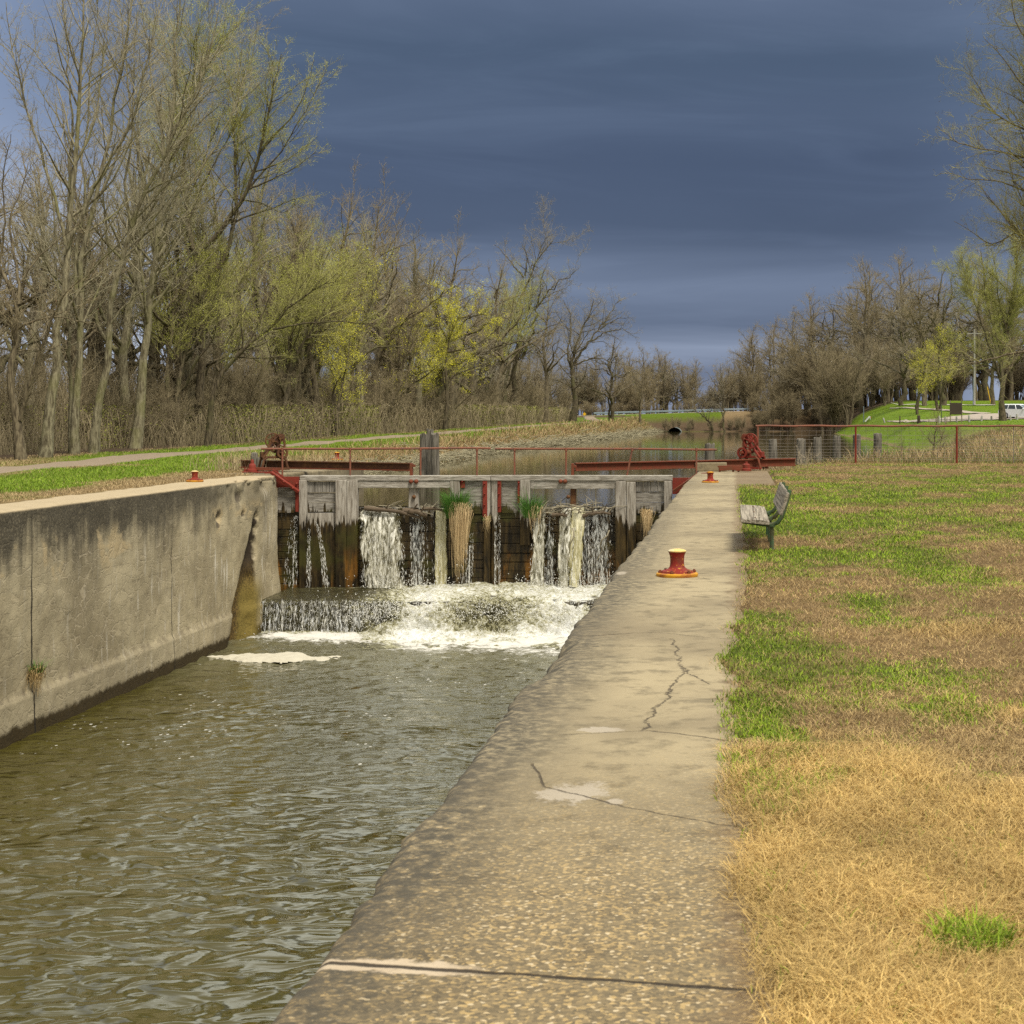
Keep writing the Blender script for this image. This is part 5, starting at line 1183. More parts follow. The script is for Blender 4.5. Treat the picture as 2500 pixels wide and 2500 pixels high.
def anchor(right):
    lab = 'red iron hinge anchor bolted to the broken end of the left wall' if not right else 'red rusty hinge anchor lying across the right gate platform'
    if not right:
        root = thing('hinge_anchor', P(640, 1152, 47.0), lab, 'anchor'); q = lambda x, y, d=47.0: Vector(P(x, y, d)); mt = M['red_iron']
        b = MB(); b.beam(q(594, 1152), q(672, 1153), .30, .035); b.beam(q(650, 1155), q(676, 1152), .35, .07); b.build('bed_plate', mt, root, bevel=.006)
        b = MB(); p = q(616, 1150); b.lathe([(.16, -.02), (.15, .05), (.11, .07), (.10, .16), (.08, .20), (.05, .22), (.045, .30), (.02, .34)], p, 14); b.build('bearing', mt, root, smooth=True)
        b = MB(); b.beam(q(621, 1143), q(686, 1144), .08, .05); b.beam(q(622, 1147), q(684, 1147, 46.8), .06, .04); b.build('tie_bar', M['red_rust'], root, bevel=.005)
        for x in (598, 604, 628): p = q(x, 1150); MB().lathe([(.035, 0), (.035, .05), (.02, .055), (.02, .085)], p, 8).build('bolt', mt, root)
    else:
        root = thing('hinge_anchor', P(1760, 1148, 48.3), lab, 'anchor'); q = lambda x, y, d=48.3: Vector(P(x, y, d)); mt = M['red_rust']
        b = MB(); b.beam(q(1712, 1157, 47), q(1735, 1155, 47), .3, .05); b.build('bed_plate', mt, root, bevel=.006)
        b = MB(); b.beam(q(1756, 1145), q(1822, 1142), .10, .10); b.beam(q(1752, 1139), q(1812, 1138), .05, .05); b.beam(q(1795, 1146), q(1835, 1147), .12, .08); b.build('tie_bar', mt, root, bevel=.006)
        p = q(1822, 1148); MB().lathe([(.14, -.02), (.14, .04), (.11, .06), (.11, .17), (.07, .19), (.04, .20), (.04, .26)], p, 14).build('bearing', M['red_iron'], root, smooth=True)
        for x in (1757, 1790, 1803): p = q(x, 1151); MB().tube([p-Vector((0, 0, .05)), p+Vector((0, 0, .17))], .03, 8).build('bolt', mt, root)
anchor(False); anchor(True)
b = MB(); b.box((-.75, 49.1, .13), (.95, .7, .27)); tag(b.build('concrete_plinth', M['coping'], bevel=.03, origin=(-.75, 49.1, 0)), 'low mossy concrete block under the red beam on the right platform', 'plinth')
for i, (x, y, h, lab) in enumerate(((621, 1136, .55, 'taller round weathered wood stump beside the left winch'), (634, 1138, .42, 'shorter split weathered wood stump beside the left winch'))):
    p = P(x, 1140, 49.0); b = MB(); rs = random.Random(i); n = 12
    b.lathe([(.11, 0), (.105, h*.5), (.10, h-.03), (.085, h), (.03, h+.02-.06*i)], (p[0], p[1], 0), n); tag(b.build('wood_stump', M['post_wood'] if i < 0 else M['piling_wood'], smooth=True, origin=(p[0], p[1], 0)), lab, 'stump')

def make_bollard(loc, label, yellow=False, sc=1.):
    root = thing('mooring_bollard', loc, label, 'bollard', 'iron mooring bollards on the lock walls'); root.scale = (sc, sc, sc)
    MB().lathe([(.205, -.01), (.212, .004), (.212, .022), (.205, .030), (.19, .032)], (0, 0, 0), 36).build('base_ring', M['bollard_yellow'], root, smooth=True, local=True)
    b = MB(); b.lathe([(.192, .020), (.19, .030), (.168, .034), (.160, .050), (.118, .062), (.09, .074), (.076, .092), (.071, .12), (.070, .165), (.074, .20), (.083, .228), (.092, .243)], (0, 0, 0), 36)
    b.build('barrel', M['bollard_red'], root, smooth=True, local=True)
    MB().lathe([(.092, .2425), (.0935, .247), (.091, .254), (.07, .264), (.035, .271), (.004, .273)], (0, 0, 0), 36).build('cap', M['bollard_cap' if not yellow else 'bollard_yellow'], root, smooth=True, local=True)
    for k in range(6):
        a = k*math.pi/3+.25; MB().lathe([(.019, .030), (.019, .050), (.012, .054), (.012, .062)], (.176*math.cos(a), .176*math.sin(a), 0), 6).build('bolt', M['red_rust'], root, local=True)
    return root
make_bollard((-.595, 16.55, .006), 'large red and yellow iron bollard on the coping near the bench')
make_bollard((P(1734, 1178, 40.4)[0], 40.4, .006), 'red bollard with yellow cap on the right gate platform', True)
make_bollard((P(475.6, 1176, 40.9)[0], 40.9, .012), 'plain red iron bollard on the left wall top')
make_bollard((P(823, 1131, 56.)[0], 56., .16), 'small yellow-capped bollard behind the dark left beam', True)

def bench():
    root = thing('park_bench', (.43, 21, 0), 'weathered grey plank bench on green pipe legs beside the coping', 'bench')
    for y in (19.75, 20.95, 22.15):
        s = MB().tube([(-.36, 0, .352), (-.22, 0, .333), (-.10, 0, .316), (0, 0, .312), (.07, 0, .335), (.118, 0, .40), (.15, 0, .48), (.185, 0, .60), (.218, 0, .73)], .026, 10)
        o = s.build('support_arm', M['green_paint'], root, smooth=True, local=True); o.location = (0, y-21, 0)
        l = MB().tube([(0, 0, -.12), (0, 0, .31)], .027, 10); l.lathe([(.045, .29), (.045, .315)], (0, 0, 0), 12); l = l.build('leg', M['green_paint'], root, smooth=True, local=True); l.location = (0, y-21, 0)
    rs = random.Random(3)
    def plank(nm, prof, y0, y1):
        """plank of the given section, slightly cupped and split at the ends"""
        n = 26; V = []; m = len(prof)
        for i in range(n):
            y = y0+(y1-y0)*i/(n-1); e = .012 if i in (0, n-1) else .002
            for (x, z) in prof: V.append((x+rs.uniform(-.002, .002), y+rs.uniform(-e, e), z+rs.uniform(-.0025, .0025)))
        F = [(i*m+k, i*m+(k+1) % m, (i+1)*m+(k+1) % m, (i+1)*m+k) for i in range(n-1) for k in range(m)]+[tuple(range(m-1, -1, -1)), tuple((n-1)*m+k for k in range(m))]
        MB().add(V, F).build(nm, M['bench_wood'], root, bevel=.006, local=True)
    plank('seat', [(-.375, .362), (-.20, .349), (-.035, .332), (-.033, .372), (-.12, .389), (-.24, .396), (-.37, .404)], -1.65, 1.62)
    plank('backrest', [(.115, .445), (.16, .56), (.205, .705), (.165, .712), (.125, .58), (.075, .455)], -1.62, 1.55)
    for y in (-1.25, -.05, 1.15):
        MB().lathe([(.012, 0), (.010, .008), (.002, .010)], (-.2, y, .394), 8).build('bolt', M['brown_rust'], root, local=True)
bench()

# ------------------------------------------------------------------ pilings in the pond
def piling(x, y, top, w, label, lean=(0, 0), seed=0, hrel=None):
    rs = random.Random(seed); d = y; X = (x-CX)*d/FPX; r = w/2; n = 18; prof = []
    b = MB(); rings = [(-1.6, r*1.05), (0, r*1.03), (top*.5, r), (top-.06, r*.99), (top, r*.93)]; V = []; hs = top
    for z, rr in rings:
        for k in range(n):
            a = k*2*math.pi/n; g = 1+.05*math.sin(a*3+seed)+rs.uniform(-.02, .02); zz = z+(rs.uniform(-.05, .05) if z > top-.1 else 0)
            V.append((rr*g*math.cos(a)+lean[0]*(z+1.6), rr*g*math.sin(a)+lean[1]*(z+1.6), zz))
    m = len(rings); F = [(i*n+k, i*n+(k+1) % n, (i+1)*n+(k+1) % n, (i+1)*n+k) for i in range(m-1) for k in range(n)]+[tuple((m-1)*n+k for k in range(n))]
    o = b.add(V, F).build('timber_piling', M['piling_wood'], None, bevel=.0, smooth=True); o.location = (X, d, 0)
    tag(o, label, 'piling', 'timber pilings standing in the pond'); return o
for i, (x, d, w, top, lab) in enumerate((
    (1731, 59.5, .36, .66, 'squat timber piling seen above the right end of the gate handrail'),
    (1888, 70, .36, .67, 'first piling right of the red winch, half hidden by pale twigs'),
    (1953, 71.5, .40, .66, 'timber piling behind the fence, just past the end of the red beam'),
    (1997, 77.5, .40, .67, 'timber piling behind the left bay of the wire fence, second past the red beam'),
    (2044, 82.7, .40, .67, 'timber piling midway along the row behind the wire fence'),
    (2092, 88.6, .44, .67, 'timber piling right behind the red fence post'),
    (2142, 93.2, .47, .70, 'dark thick piling at the far right end of the row behind the fence'))): piling(x, d, top, w, lab, (random.Random(i).uniform(-.02, .02), 0), i)
for i, (x, d, w, top, lab) in enumerate(((1031, 62, .29, .98, 'left post of the three clustered pilings behind the gate'), (1050, 62.5, .27, 1.15, 'tallest middle post of the three clustered pilings behind the gate'), (1064, 61.6, .30, 1.0, 'right post of the three clustered pilings, stained reddish brown'))):
    o = piling(x, d, top, w, lab, ((.02, 0, -.012)[i], 0), 20+i)

# ------------------------------------------------------------------ the pipe and wire fence
def fence():
    root = thing('wire_fence', (.75, 57.4, 0), 'rusty pipe-railed wire fence along the far end of the right lawn', 'fence')
    Yf, x0, x1 = 57.4, P(1845, 1040, 57.4)[0], 11.6; top = EYE-(1040-CY)*Yf/FPX
    pts = [(x0+(x1-x0)*k/24, Yf, top+.012*math.sin(k*1.7)) for k in range(25)]
    MB().tube(pts, .036, 8).build('top_rail', M['rail_rust'], root, smooth=True)
    for px_, r, mt in ((1850, .034, 'rail_rust'), (2089, .034, 'red_iron'), (2336, .036, 'red_iron')):
        X = (px_-CX)*Yf/FPX; MB().tube([(X, Yf, float(hgt(X, Yf))-.3), (X, Yf, top)], r, 8).build('fence_post', M[mt], root, smooth=True)
    for px_ in (2475, 2560):
        X = (px_-CX)*Yf/FPX; MB().tube([(X, Yf+.03, float(hgt(X, Yf))-.3), (X, Yf+.03, top-.02)], .014, 6).build('fence_post', M['wire'], root, smooth=True)
    b = MB(); zs = [top-.17, top-.33, top-.47, top-.60, top-.72, top-.83, top-.93, top-1.02, top-1.11, top-1.19]; rs = random.Random(6)
    for z in zs: b.tube([(x0+(x1-x0)*k/30, Yf+.04, z+rs.uniform(-.012, .012)) for k in range(31)], .0042, 4, False)
    n = int((x1-x0)/.25)
    for k in range(n):
        X = x0+.12+k*.25; b.tube([(X+rs.uniform(-.01, .01), Yf+.045, top-.03), (X+rs.uniform(-.02, .02), Yf+.045, top-.6), (X+rs.uniform(-.01, .01), Yf+.045, top-1.26)], .0040, 4, False)
    b.build('wire_mesh', M['wire'], root)
fence()

# ------------------------------------------------------------------ the park on the right
def wood_post(x, yb, hpx, wpx, label, lean=0, mat='pole_wood'):
    g = ground_hit(x, yb); s = g[1]/FPX; h, w = hpx*s, wpx*s
    b = MB(); b.lathe([(w*.52, -.3), (w*.5, h*.5), (w*.5, h-.04), (w*.42, h)], (0, 0, 0), 10); o = b.build('wooden_post', M[mat], smooth=True); o.location = g; o.rotation_euler = (0, lean, 0)
    tag(o, label, 'post', 'low wooden posts along the park road')
for a in ((2160, 1033, 13, 4, 'thin leaning stake at the left end of the row of road posts', -.3), (2197, 1034, 18, 3.2, 'thin dark stake left of the broad dark road post', 0, 'bark_dark'), (2243, 1033, 19, 7.6, 'broad black post, the widest along the park road', 0, 'sign_board'),
          (2293, 1032.5, 16.5, 5.4, 'pale road post left of the thin green sign pole'), (2307.5, 1032, 15, 4.8, 'pale road post between the thin sign pole and the brown board'), (2335.5, 1031, 14.5, 4.8, 'pale road post standing under the brown board'),
          (2366, 1030.5, 17, 5.2, 'pale road post just right of the brown board'), (2396, 1028.5, 14, 5.2, 'leaning pale road post midway between brown board and thick trunk', .12), (2420.5, 1026.5, 11, 4.6, 'small pale road post left of the thick trunk'), (2467, 1026, 13, 4.4, 'pale road post in front of the white car'), (2483, 1024.5, 14, 5.5, 'broad pale road post in front of the car wheel')):
    wood_post(*a)
def board_sign():
    g = ground_hit(2334, 1031.5); s = g[1]/FPX; root = thing('board_sign', g, 'dark brown notice board on two posts beside the park road, seen from its back', 'sign')
    q = lambda x, y: ((x-2334)*s, 0, (1031.5-y)*s)
    for x in (2320, 2348): MB().beam(q(x, 1034), q(x, 977 if x < 2330 else 975.5), .09, .09, (0, 1, 0)).build('post', M['bark_grey'], root, local=True)
    b = MB(); x0, z0 = q(2319, 1012)[0], q(0, 1012)[2]; x1, z1 = q(2348, 0)[0], q(0, 983.5)[2]
    b.box(((x0+x1)/2, -.07, (z0+z1)/2), (x1-x0, .05, z1-z0)); b.build('board', M['sign_board'], root, bevel=.01, local=True)
    for z in (z0+.1, z1-.1): MB().beam((x0, -.02, z), (x1, -.02, z), .04, .08).build('batten', M['sign_board'], root, local=True)
board_sign()
def thin_pole(x, yb, yt, w, mat, label, name='sign_pole', cat='pole', cap=None):
    g = ground_hit(x, yb); s = g[1]/FPX; b = MB(); b.tube([(0, 0, -.3), (0, 0, (yb-yt)*s)], w*s/2, 8); o = b.build(name, M[mat], smooth=True); o.location = g; tag(o, label, cat); return g, s
thin_pole(2298.5, 1032, 988, 2.2, 'green_paint', 'thin dark green metal pole left of the brown board')
thin_pole(2108.5, 1029, 992, 1.9, 'steel', 'thin pale grey pole behind the small white frame on the lawn')
def utility_pole():
    g = ground_hit(2379, 990); s = g[1]/FPX; root = thing('utility_pole', g, 'pale grey wooden utility pole on the lawn right of the brown board', 'utility pole')
    MB().tube([(0, 0, -.4), (0, 0, 5.5), (0, 0, 11)], [.155, .14, .11], 10).build('shaft', M['pole_wood'], root, smooth=True, local=True)
    MB().tube([(-.19, -.05, 0), (-.17, -.05, 4)], .055, 8).build('conduit', M['steel'], root, smooth=True, local=True)
    MB().beam((-1.1, 0, 10.4), (1.1, 0, 10.4), .1, .12).build('crossarm', M['pole_wood'], root, local=True)
utility_pole()
def guy(x0, y0, x1, y1, label):
    g = ground_hit(x0, y0); s = g[1]/FPX; o = MB().tube([(0, 0, 0), ((x1-x0)*s, .3, (y0-y1)*s)], .055, 8).build('guy_wire_guard', M['yellow'], smooth=True); o.location = g; tag(o, label, 'guy wire')
guy(2331, 976, 2340, 945, 'yellow guy wire guard slanting up left of the utility pole'); guy(2419, 985, 2411, 944, 'yellow guy wire guard slanting up right of the utility pole')
def white_frame():
    g = ground_hit(2117, 1029.5); s = g[1]/FPX; root = thing('white_trestle', g, 'small white A-shaped trestle with an orange tip on the green bank', 'trestle')
    q = lambda x, y, yy=0: ((x-2117)*s, yy, (1029.5-y)*s)
    for y in (-.22, .22): MB().beam(q(2112, 1029.5, y), q(2123, 1017, y), .16, .05, (0, 1, 0)).build('ramp_leg', M['white'], root, local=True)
    b = MB(); b.hexa([q(2112, 1029, -.2), q(2123, 1016.5, -.2), q(2123, 1016.5, .2), q(2112, 1029, .2), q(2113.5, 1029, -.2), q(2124, 1018, -.2), q(2124, 1018, .2), q(2113.5, 1029, .2)]); b.build('face_panel', M['white'], root, local=True)
    for y in (-.18, .18): MB().beam(q(2124.3, 1029, y), q(2124, 1016.5, y), .08, .10, (0, 1, 0)).build('rear_leg', M['white'], root, local=True)
    MB().box(q(2126, 1019), (.10, .3, .14)).build('tip', M['orange_red'], root, bevel=.01, local=True)
white_frame()

def car():
    g = ground_hit(2492, 1022.5); root = thing('parked_car', g, 'white SUV parked on the park road behind the thick tree trunk', 'car', None, R_(-34)); L, Wd = 4.6, 1.86
    # body lofted from side outline (x forward) with tumblehome
    low = [(-2.25, .55), (-2.30, .78), (-2.22, 1.02), (-1.2, 1.04), (0, 1.02), (.95, .98), (1.55, .95), (2.05, .84), (2.28, .66), (2.30, .42), (2.2, .27), (-2.15, .30)]
    def loft(outline, ws): 
        V = []; n = len(outline)
        for y in ws:
            for (x, z) in outline:
                f = abs(y)/(Wd/2); V.append((x*(1-.045*f*f), y, z-.02*f*f))
        m = len(ws); F = [(i*n+k, i*n+(k+1) % n, (i+1)*n+(k+1) % n, (i+1)*n+k) for i in range(m-1) for k in range(n)]+[tuple(range(n)), tuple((m-1)*n+k for k in range(n-1, -1, -1))]
        return MB().add(V, F)
    loft(low, [-.93, -.88, -.5, 0, .5, .88, .93]).build('body', M['car_paint'], root, bevel=.05, smooth=True, local=True)
    def cab(z0, z1, xb0, xb1, xt0, xt1, wb, wt): return MB().hexa([(xb0, -wb, z0), (xb1, -wb, z0), (xb1, wb, z0), (xb0, wb, z0), (xt0, -wt, z1), (xt1, -wt, z1), (xt1, wt, z1), (xt0, wt, z1)])
    cab(1.0, 1.50, -2.12, .98, -1.75, .18, .86, .66).build('windows', M['glass'], root, bevel=.04, local=True)
    cab(1.49, 1.60, -1.80, .22, -1.6, .0, .68, .60).build('roof', M['car_paint'], root, bevel=.04, local=True)
    for y in (-1, 1):
        for xa, xb in (((.97, .17)), ((-.15, -.35)), ((-1.15, -1.1)), ((-2.08, -1.76))): MB().beam((xa, y*.855, 1.0), (xb, y*.67, 1.51), .05, .06).build('pillar', M['car_paint'], root, local=True)
        MB().box((.72, y*.99, 1.08), (.16, .2, .14)).build('mirror', M['car_paint'], root, bevel=.03, local=True)
        MB().box((2.08, y*.66, .76), (.26, .42, .10), (0, .5, -y*.35)).build('headlight', M['lamp'], root, bevel=.02, local=True)
        MB().box((-2.22, y*.7, .92), (.10, .36, .12)).build('tail_light', M['red_iron'], root, bevel=.02, local=True)
        for x in (1.42, -1.38):
            rot = Matrix.Rotation(R_(90), 3, 'X'); w = MB().lathe([(.24, -.11), (.34, -.11), (.36, -.07), (.36, .07), (.34, .11), (.24, .11)], (x, y*.84, .36), 24, rot).build('wheel', M['rubber'], root, smooth=True, local=True)
            MB().lathe([(.25, -.115), (.235, -.118), (.08, -.119), (.08, .119), (.235, .118), (.25, .115)], (x, y*.84, .36), 20, rot).build('rim', M['alloy'], w, local=True)
    MB().box((2.27, 0, .55), (.10, 1.0, .26)).build('grille', M['rubber'], root, bevel=.02, local=True)
    MB().box((2.29, 0, .34), (.10, 1.5, .10)).build('bumper_lip', M['rubber'], root, bevel=.02, local=True)
car()

# ------------------------------------------------------------------ the road across the head of the pond
def guard_rail():
    X0, X1, Y = -27., 10.6, 311.; zf = lambda X: 2.62+(X-X0)/(X1-X0)*1.05
    root = thing('guard_rail', (X0, Y, 0), 'long grey steel guard rail along the road beyond the pond', 'guard rail'); n = 44; b = MB()
    for dz in (-.09, .09): b.tube([(X0+(X1-X0)*k/n, Y-.05, zf(X0+(X1-X0)*k/n)-.16+dz) for k in range(n+1)], .10, 6)
    b.build('rail', M['steel'], root)
    for k in range(26):
        X = X0+(X1-X0)*(k+.3)/26; MB().beam((X, Y+.08, float(hgt(X, Y))-.3), (X, Y+.08, zf(X)-.02), .14, .14, (0, 1, 0)).build('rail_post', M['dark_steel'], root)
guard_rail()
def culvert():
    X, Y = P(1648, 0, 297)[0], 296.5; root = thing('culvert_pipe', (X, Y-1.2, POND_Z-.60), 'big half-drowned culvert pipe in the embankment at the far end of the pond', 'culvert')
    rot = Matrix.Rotation(R_(90), 3, 'X'); b = MB(); n = 28; V = []
    for r, y, sk in ((1.3, -1.6, 1.2), (1.3, 6, 0), (1.18, 6, 0), (1.18, -1.5, 1.2)):
        for k in range(n): a = k*2*math.pi/n; V.append((r*math.cos(a), y+sk*(math.sin(a)+1)*.6, r*math.sin(a)+.1))
    b.add(V, [(i*n+k, i*n+(k+1) % n, (i+1)*n+(k+1) % n, (i+1)*n+k) for i in range(3) for k in range(n)]).build('pipe_wall', M['culvert'], root, smooth=True, local=True)
    MB().lathe([(1.19, 0), (1.19, .1)], (0, 4.5, .1), 24, rot).build('bore_dark_disc', M['dark_hole'], root, local=True)  # near-black disc closing the pipe, its colour standing for the shade inside
culvert()
def warn_sign():
    p = P(1427, 1011, 290); z = float(hgt(p[0], p[1])); root = thing('warning_sign', (p[0], p[1], z), 'tiny yellow diamond warning sign at the left end of the guard rail', 'sign')
    MB().tube([(0, 0, -.2), (0, 0, p[2]-z)], .05, 6).build('post', M['steel'], root, local=True); s = .36
    MB().box((0, -.07, p[2]-z), (s*1.3, .02, s*1.3), (0, R_(45), 0)).build('plate', M['yellow'], root, bevel=.005, local=True)
warn_sign()

# ------------------------------------------------------------------ trees with a shape of their own
def hero(name, sty, d, z0, limbs, label, seed, ox=0, oy=300, sc=.4658, top=0, **kw):
    """limbs: [(points in a 1932 px crop, base radius, tip radius)]; the first one starts at the foot"""
    rng = np.random.RandomState(seed); out = []; foot = None
    for k, (pts, r0, r1) in enumerate(limbs):
        if top and len(pts) > 2 and pts[-1][1] < 60:
            (ax, ay), (bx, by) = pts[-2], pts[-1]; q = top/max(60., math.hypot(bx-ax, by-ay)); pts = list(pts)+[(bx+(bx-ax)*q*.45, by-abs(by-ay)*q*.6-top*.15), (bx+(bx-ax)*q*.7, by-abs(by-ay)*q*.9-top*.35)]; r1 = r1*.7
        pts = [(ox+x*sc, oy+y*sc) for x, y in pts]
        s = np.concatenate([[0], np.cumsum([math.hypot(b[0]-a[0], b[1]-a[1]) for a, b in zip(pts, pts[1:])])]); s /= s[-1]
        dd = rng.uniform(-.20, .20)*(0 if k == 0 else 1); L = math.hypot(pts[-1][0]-pts[0][0], pts[-1][1]-pts[0][1])*d/FPX
        off0 = 0
        if k: # start at the depth of the nearest earlier limb point
            best = min(((np.linalg.norm(np.array(q[:1].tolist()+q[2:].tolist())-np.array(P(*pts[0], d))[[0, 2]]), q[1]) for l in out for q in l[0])); off0 = best[1]-d
        w = np.array([P(x, y, d+off0+dd*L*u) for (x, y), u in zip(pts, s)])
        if k == 0: foot = w[0].copy(); foot[2] = float(hgt(foot[0], foot[1])); w[0, 2] = min(w[0, 2], foot[2]-.2)
        rr = r0+(r1-r0)*s**.8
        if k == 0: rr = rr*(1+.35*np.exp(-s*22))
        out.append((w, rr))
    loc = [(w-foot, np.maximum(rr*.55, .012)) for w, rr in out]
    return plant(name, make_tree(name, sty, loc, seed, **kw), foot, label)
hero('leaning_tree', 'ash', 61.5, 0, [
    ([(112, 1775), (100, 1600), (75, 1480), (48, 1370), (62, 1230), (90, 1080), (97, 950), (60, 860), (10, 770), (-60, 640)], .34, .10),
    ([(90, 1080), (160, 1040), (300, 1010), (400, 1035), (520, 1070)], .10, .02), ([(97, 950), (110, 830), (60, 640), (40, 500), (110, 380), (150, 200)], .13, .02),
    ([(110, 830), (200, 700), (330, 600), (470, 480)], .07, .015), ([(105, 1560), (140, 1400), (200, 1230), (260, 1060), (330, 900), (420, 820)], .16, .03), ([(-10, 760), (30, 540), (10, 300), (60, 60)], .09, .02)],
    'crooked forked brown tree at the far left edge of the row', 31, top=350, twig_scale=.9)
hero('cottonwood_tree', 'poplar', 64.3, 0, [
    ([(237, 1765), (250, 1620), (266, 1400), (285, 1200), (310, 1040), (338, 850), (352, 650), (372, 430), (402, 200), (418, -20), (430, -260)], .40, .06),
    ([(338, 690), (400, 560), (500, 330), (590, 180), (690, 10), (740, -160)], .17, .03), ([(345, 640), (290, 400), (230, 200), (180, 60), (120, -120)], .14, .03), ([(365, 430), (360, 200), (385, 0), (360, -200)], .13, .03),
    ([(300, 1080), (380, 930), (440, 850), (560, 760), (700, 690)], .12, .02), ([(402, 200), (480, 60), (520, -140)], .10, .02)],
    'tall pale grey tree, second large trunk from the left behind the path', 32, top=420, dens=.95)
hero('cottonwood_tree', 'poplar', 70.3, 0, [
    ([(392, 1745), (400, 1550), (415, 1350), (418, 1150), (408, 980), (440, 700), (500, 420), (560, 120), (605, -60), (650, -280)], .33, .05),
    ([(405, 950), (380, 760), (430, 560), (445, 300), (438, 60), (470, -160)], .16, .03), ([(500, 420), (590, 260), (640, 60), (720, -120)], .11, .02), ([(440, 700), (540, 600), (640, 430), (700, 300)], .10, .02)],
    'tall straight trunk, third large one from the left behind the path', 33, top=420, dens=.95)
hero('thin_tree', 'poplar', 71.5, 0, [([(372, 1745), (372, 1560), (366, 1350), (362, 1100), (350, 880), (300, 640), (270, 420), (240, 150)], .19, .03), ([(350, 880), (420, 720), (520, 560)], .08, .02)],
    'thin dark trunk growing hard against the left of a thicker one', 34, top=250, dens=.95)
hero('cottonwood_tree', 'poplar', 72.3, 0, [
    ([(492, 1738), (518, 1600), (542, 1440), (550, 1270), (562, 1080), (598, 820), (690, 545), (740, 380), (830, 180), (940, 30), (1020, -120)], .36, .05),
    ([(562, 1080), (650, 960), (760, 870), (900, 790)], .11, .02), ([(690, 545), (640, 330), (690, 120), (700, -100)], .13, .02), ([(598, 820), (560, 600), (540, 380), (560, 180)], .12, .02), ([(740, 380), (840, 320), (980, 260), (1080, 140)], .10, .02)],
    'pale leaning trunk that crosses to the right as it rises', 35, top=400, dens=.95)
hero('cottonwood_tree', 'poplar', 85.7, 0, [
    ([(708, 1710), (716, 1560), (738, 1330), (756, 1180), (792, 980), (816, 800), (830, 600), (852, 430), (890, 200), (912, 0), (925, -220)], .50, .07),
    ([(812, 700), (770, 480), (735, 260), (700, 0), (670, -180)], .20, .03), ([(830, 600), (900, 470), (1000, 330), (1110, 150), (1200, 0)], .17, .03), ([(852, 430), (860, 200), (850, 0), (800, -200)], .15, .03),
    ([(792, 980), (880, 860), (960, 740), (1080, 600), (1210, 480)], .16, .02), ([(766, 860), (690, 920), (620, 990), (540, 1080)], .12, .02), ([(890, 200), (980, 60), (1040, -140)], .12, .02)],
    'stoutest leaning grey trunk, just left of the reddish thicket', 36, top=420, dens=.95)
hero('black_willow_tree', 'willow', 98, 0, [
    ([(1042, 1640), (1050, 1400), (1068, 1150), (1070, 980), (1058, 850), (1010, 680), (982, 500), (972, 300), (962, 100), (990, -80), (1020, -260)], .52, .07),
    ([(1065, 840), (1120, 790), (1185, 735), (1225, 560), (1246, 380), (1228, 200), (1226, 0), (1250, -200)], .30, .05), ([(1010, 690), (1130, 615), (1215, 500), (1300, 350), (1368, 150), (1388, 0), (1440, -180)], .34, .05),
    ([(1300, 350), (1420, 300), (1540, 240), (1660, 150)], .12, .02), ([(1368, 150), (1440, 60), (1540, -40), (1600, -160)], .13, .02), ([(982, 500), (1060, 330), (1150, 160), (1230, 20)], .14, .02), ([(1246, 400), (1380, 420), (1480, 480), (1560, 420)], .09, .02),
    ([(1310, 340), (1400, 240), (1500, 120), (1560, 0), (1640, -120)], .12, .02)],
    'largest willow with dark twisting limbs and a green haze of buds', 37, top=150, budscale=1.2)
hero('leaning_willow', 'willow', 90, 0, [
    ([(1085, 1600), (1110, 1440), (1125, 1370), (1190, 1255), (1300, 1160), (1430, 1082), (1540, 930), (1690, 850), (1780, 790)], .30, .03), ([(1430, 1082), (1590, 1052), (1740, 1040), (1920, 1046), (2010, 1080)], .13, .02),
    ([(1150, 1300), (1110, 1262), (1240, 1225), (1400, 1240), (1520, 1210), (1480, 1280)], .14, .02), ([(1300, 1160), (1380, 1000), (1440, 840), (1560, 720)], .11, .02), ([(1110, 1420), (1140, 1240), (1240, 1060), (1330, 900)], .12, .02)],
    'low willow leaning far to the right over the brown brush', 38, budscale=.8)
C5 = dict(ox=700, oy=450, sc=.4658)
hero('black_limbed_tree', 'budding', 128, .3, [
    ([(318, 1210), (342, 1100), (352, 980), (332, 890), (280, 780), (250, 640), (250, 480)], .42, .05), ([(345, 960), (400, 900), (460, 855), (560, 845), (640, 870), (720, 930)], .22, .03), ([(335, 890), (380, 760), (440, 640), (470, 520), (520, 400)], .22, .03),
    ([(330, 1110), (290, 1060), (250, 1020), (200, 990)], .16, .03), ([(345, 1110), (380, 1085), (410, 1065)], .12, .04), ([(300, 820), (200, 700), (120, 560), (60, 420)], .15, .02), ([(400, 720), (520, 650), (620, 560)], .12, .02)],
    'dark trunked tree with yellow-green buds standing in the brown brush', 39, budscale=.55, **C5)
hero('budding_tree', 'budding', 150, .4, [
    ([(830, 1230), (840, 1080), (830, 930), (850, 800), (900, 700), (960, 600)], .34, .05), ([(845, 820), (780, 700), (800, 600), (790, 520)], .15, .03), ([(840, 880), (960, 860), (1060, 800), (1120, 740)], .18, .03), ([(880, 1000), (980, 960), (1060, 940), (1100, 900)], .15, .02),
    ([(880, 1180), (920, 1140), (990, 1080), (1020, 1010)], .15, .03), ([(900, 700), (1000, 690), (1080, 640)], .12, .02)],
    'bright yellow-green budding tree in the middle of the left wood', 40, budscale=1.9, **C5)
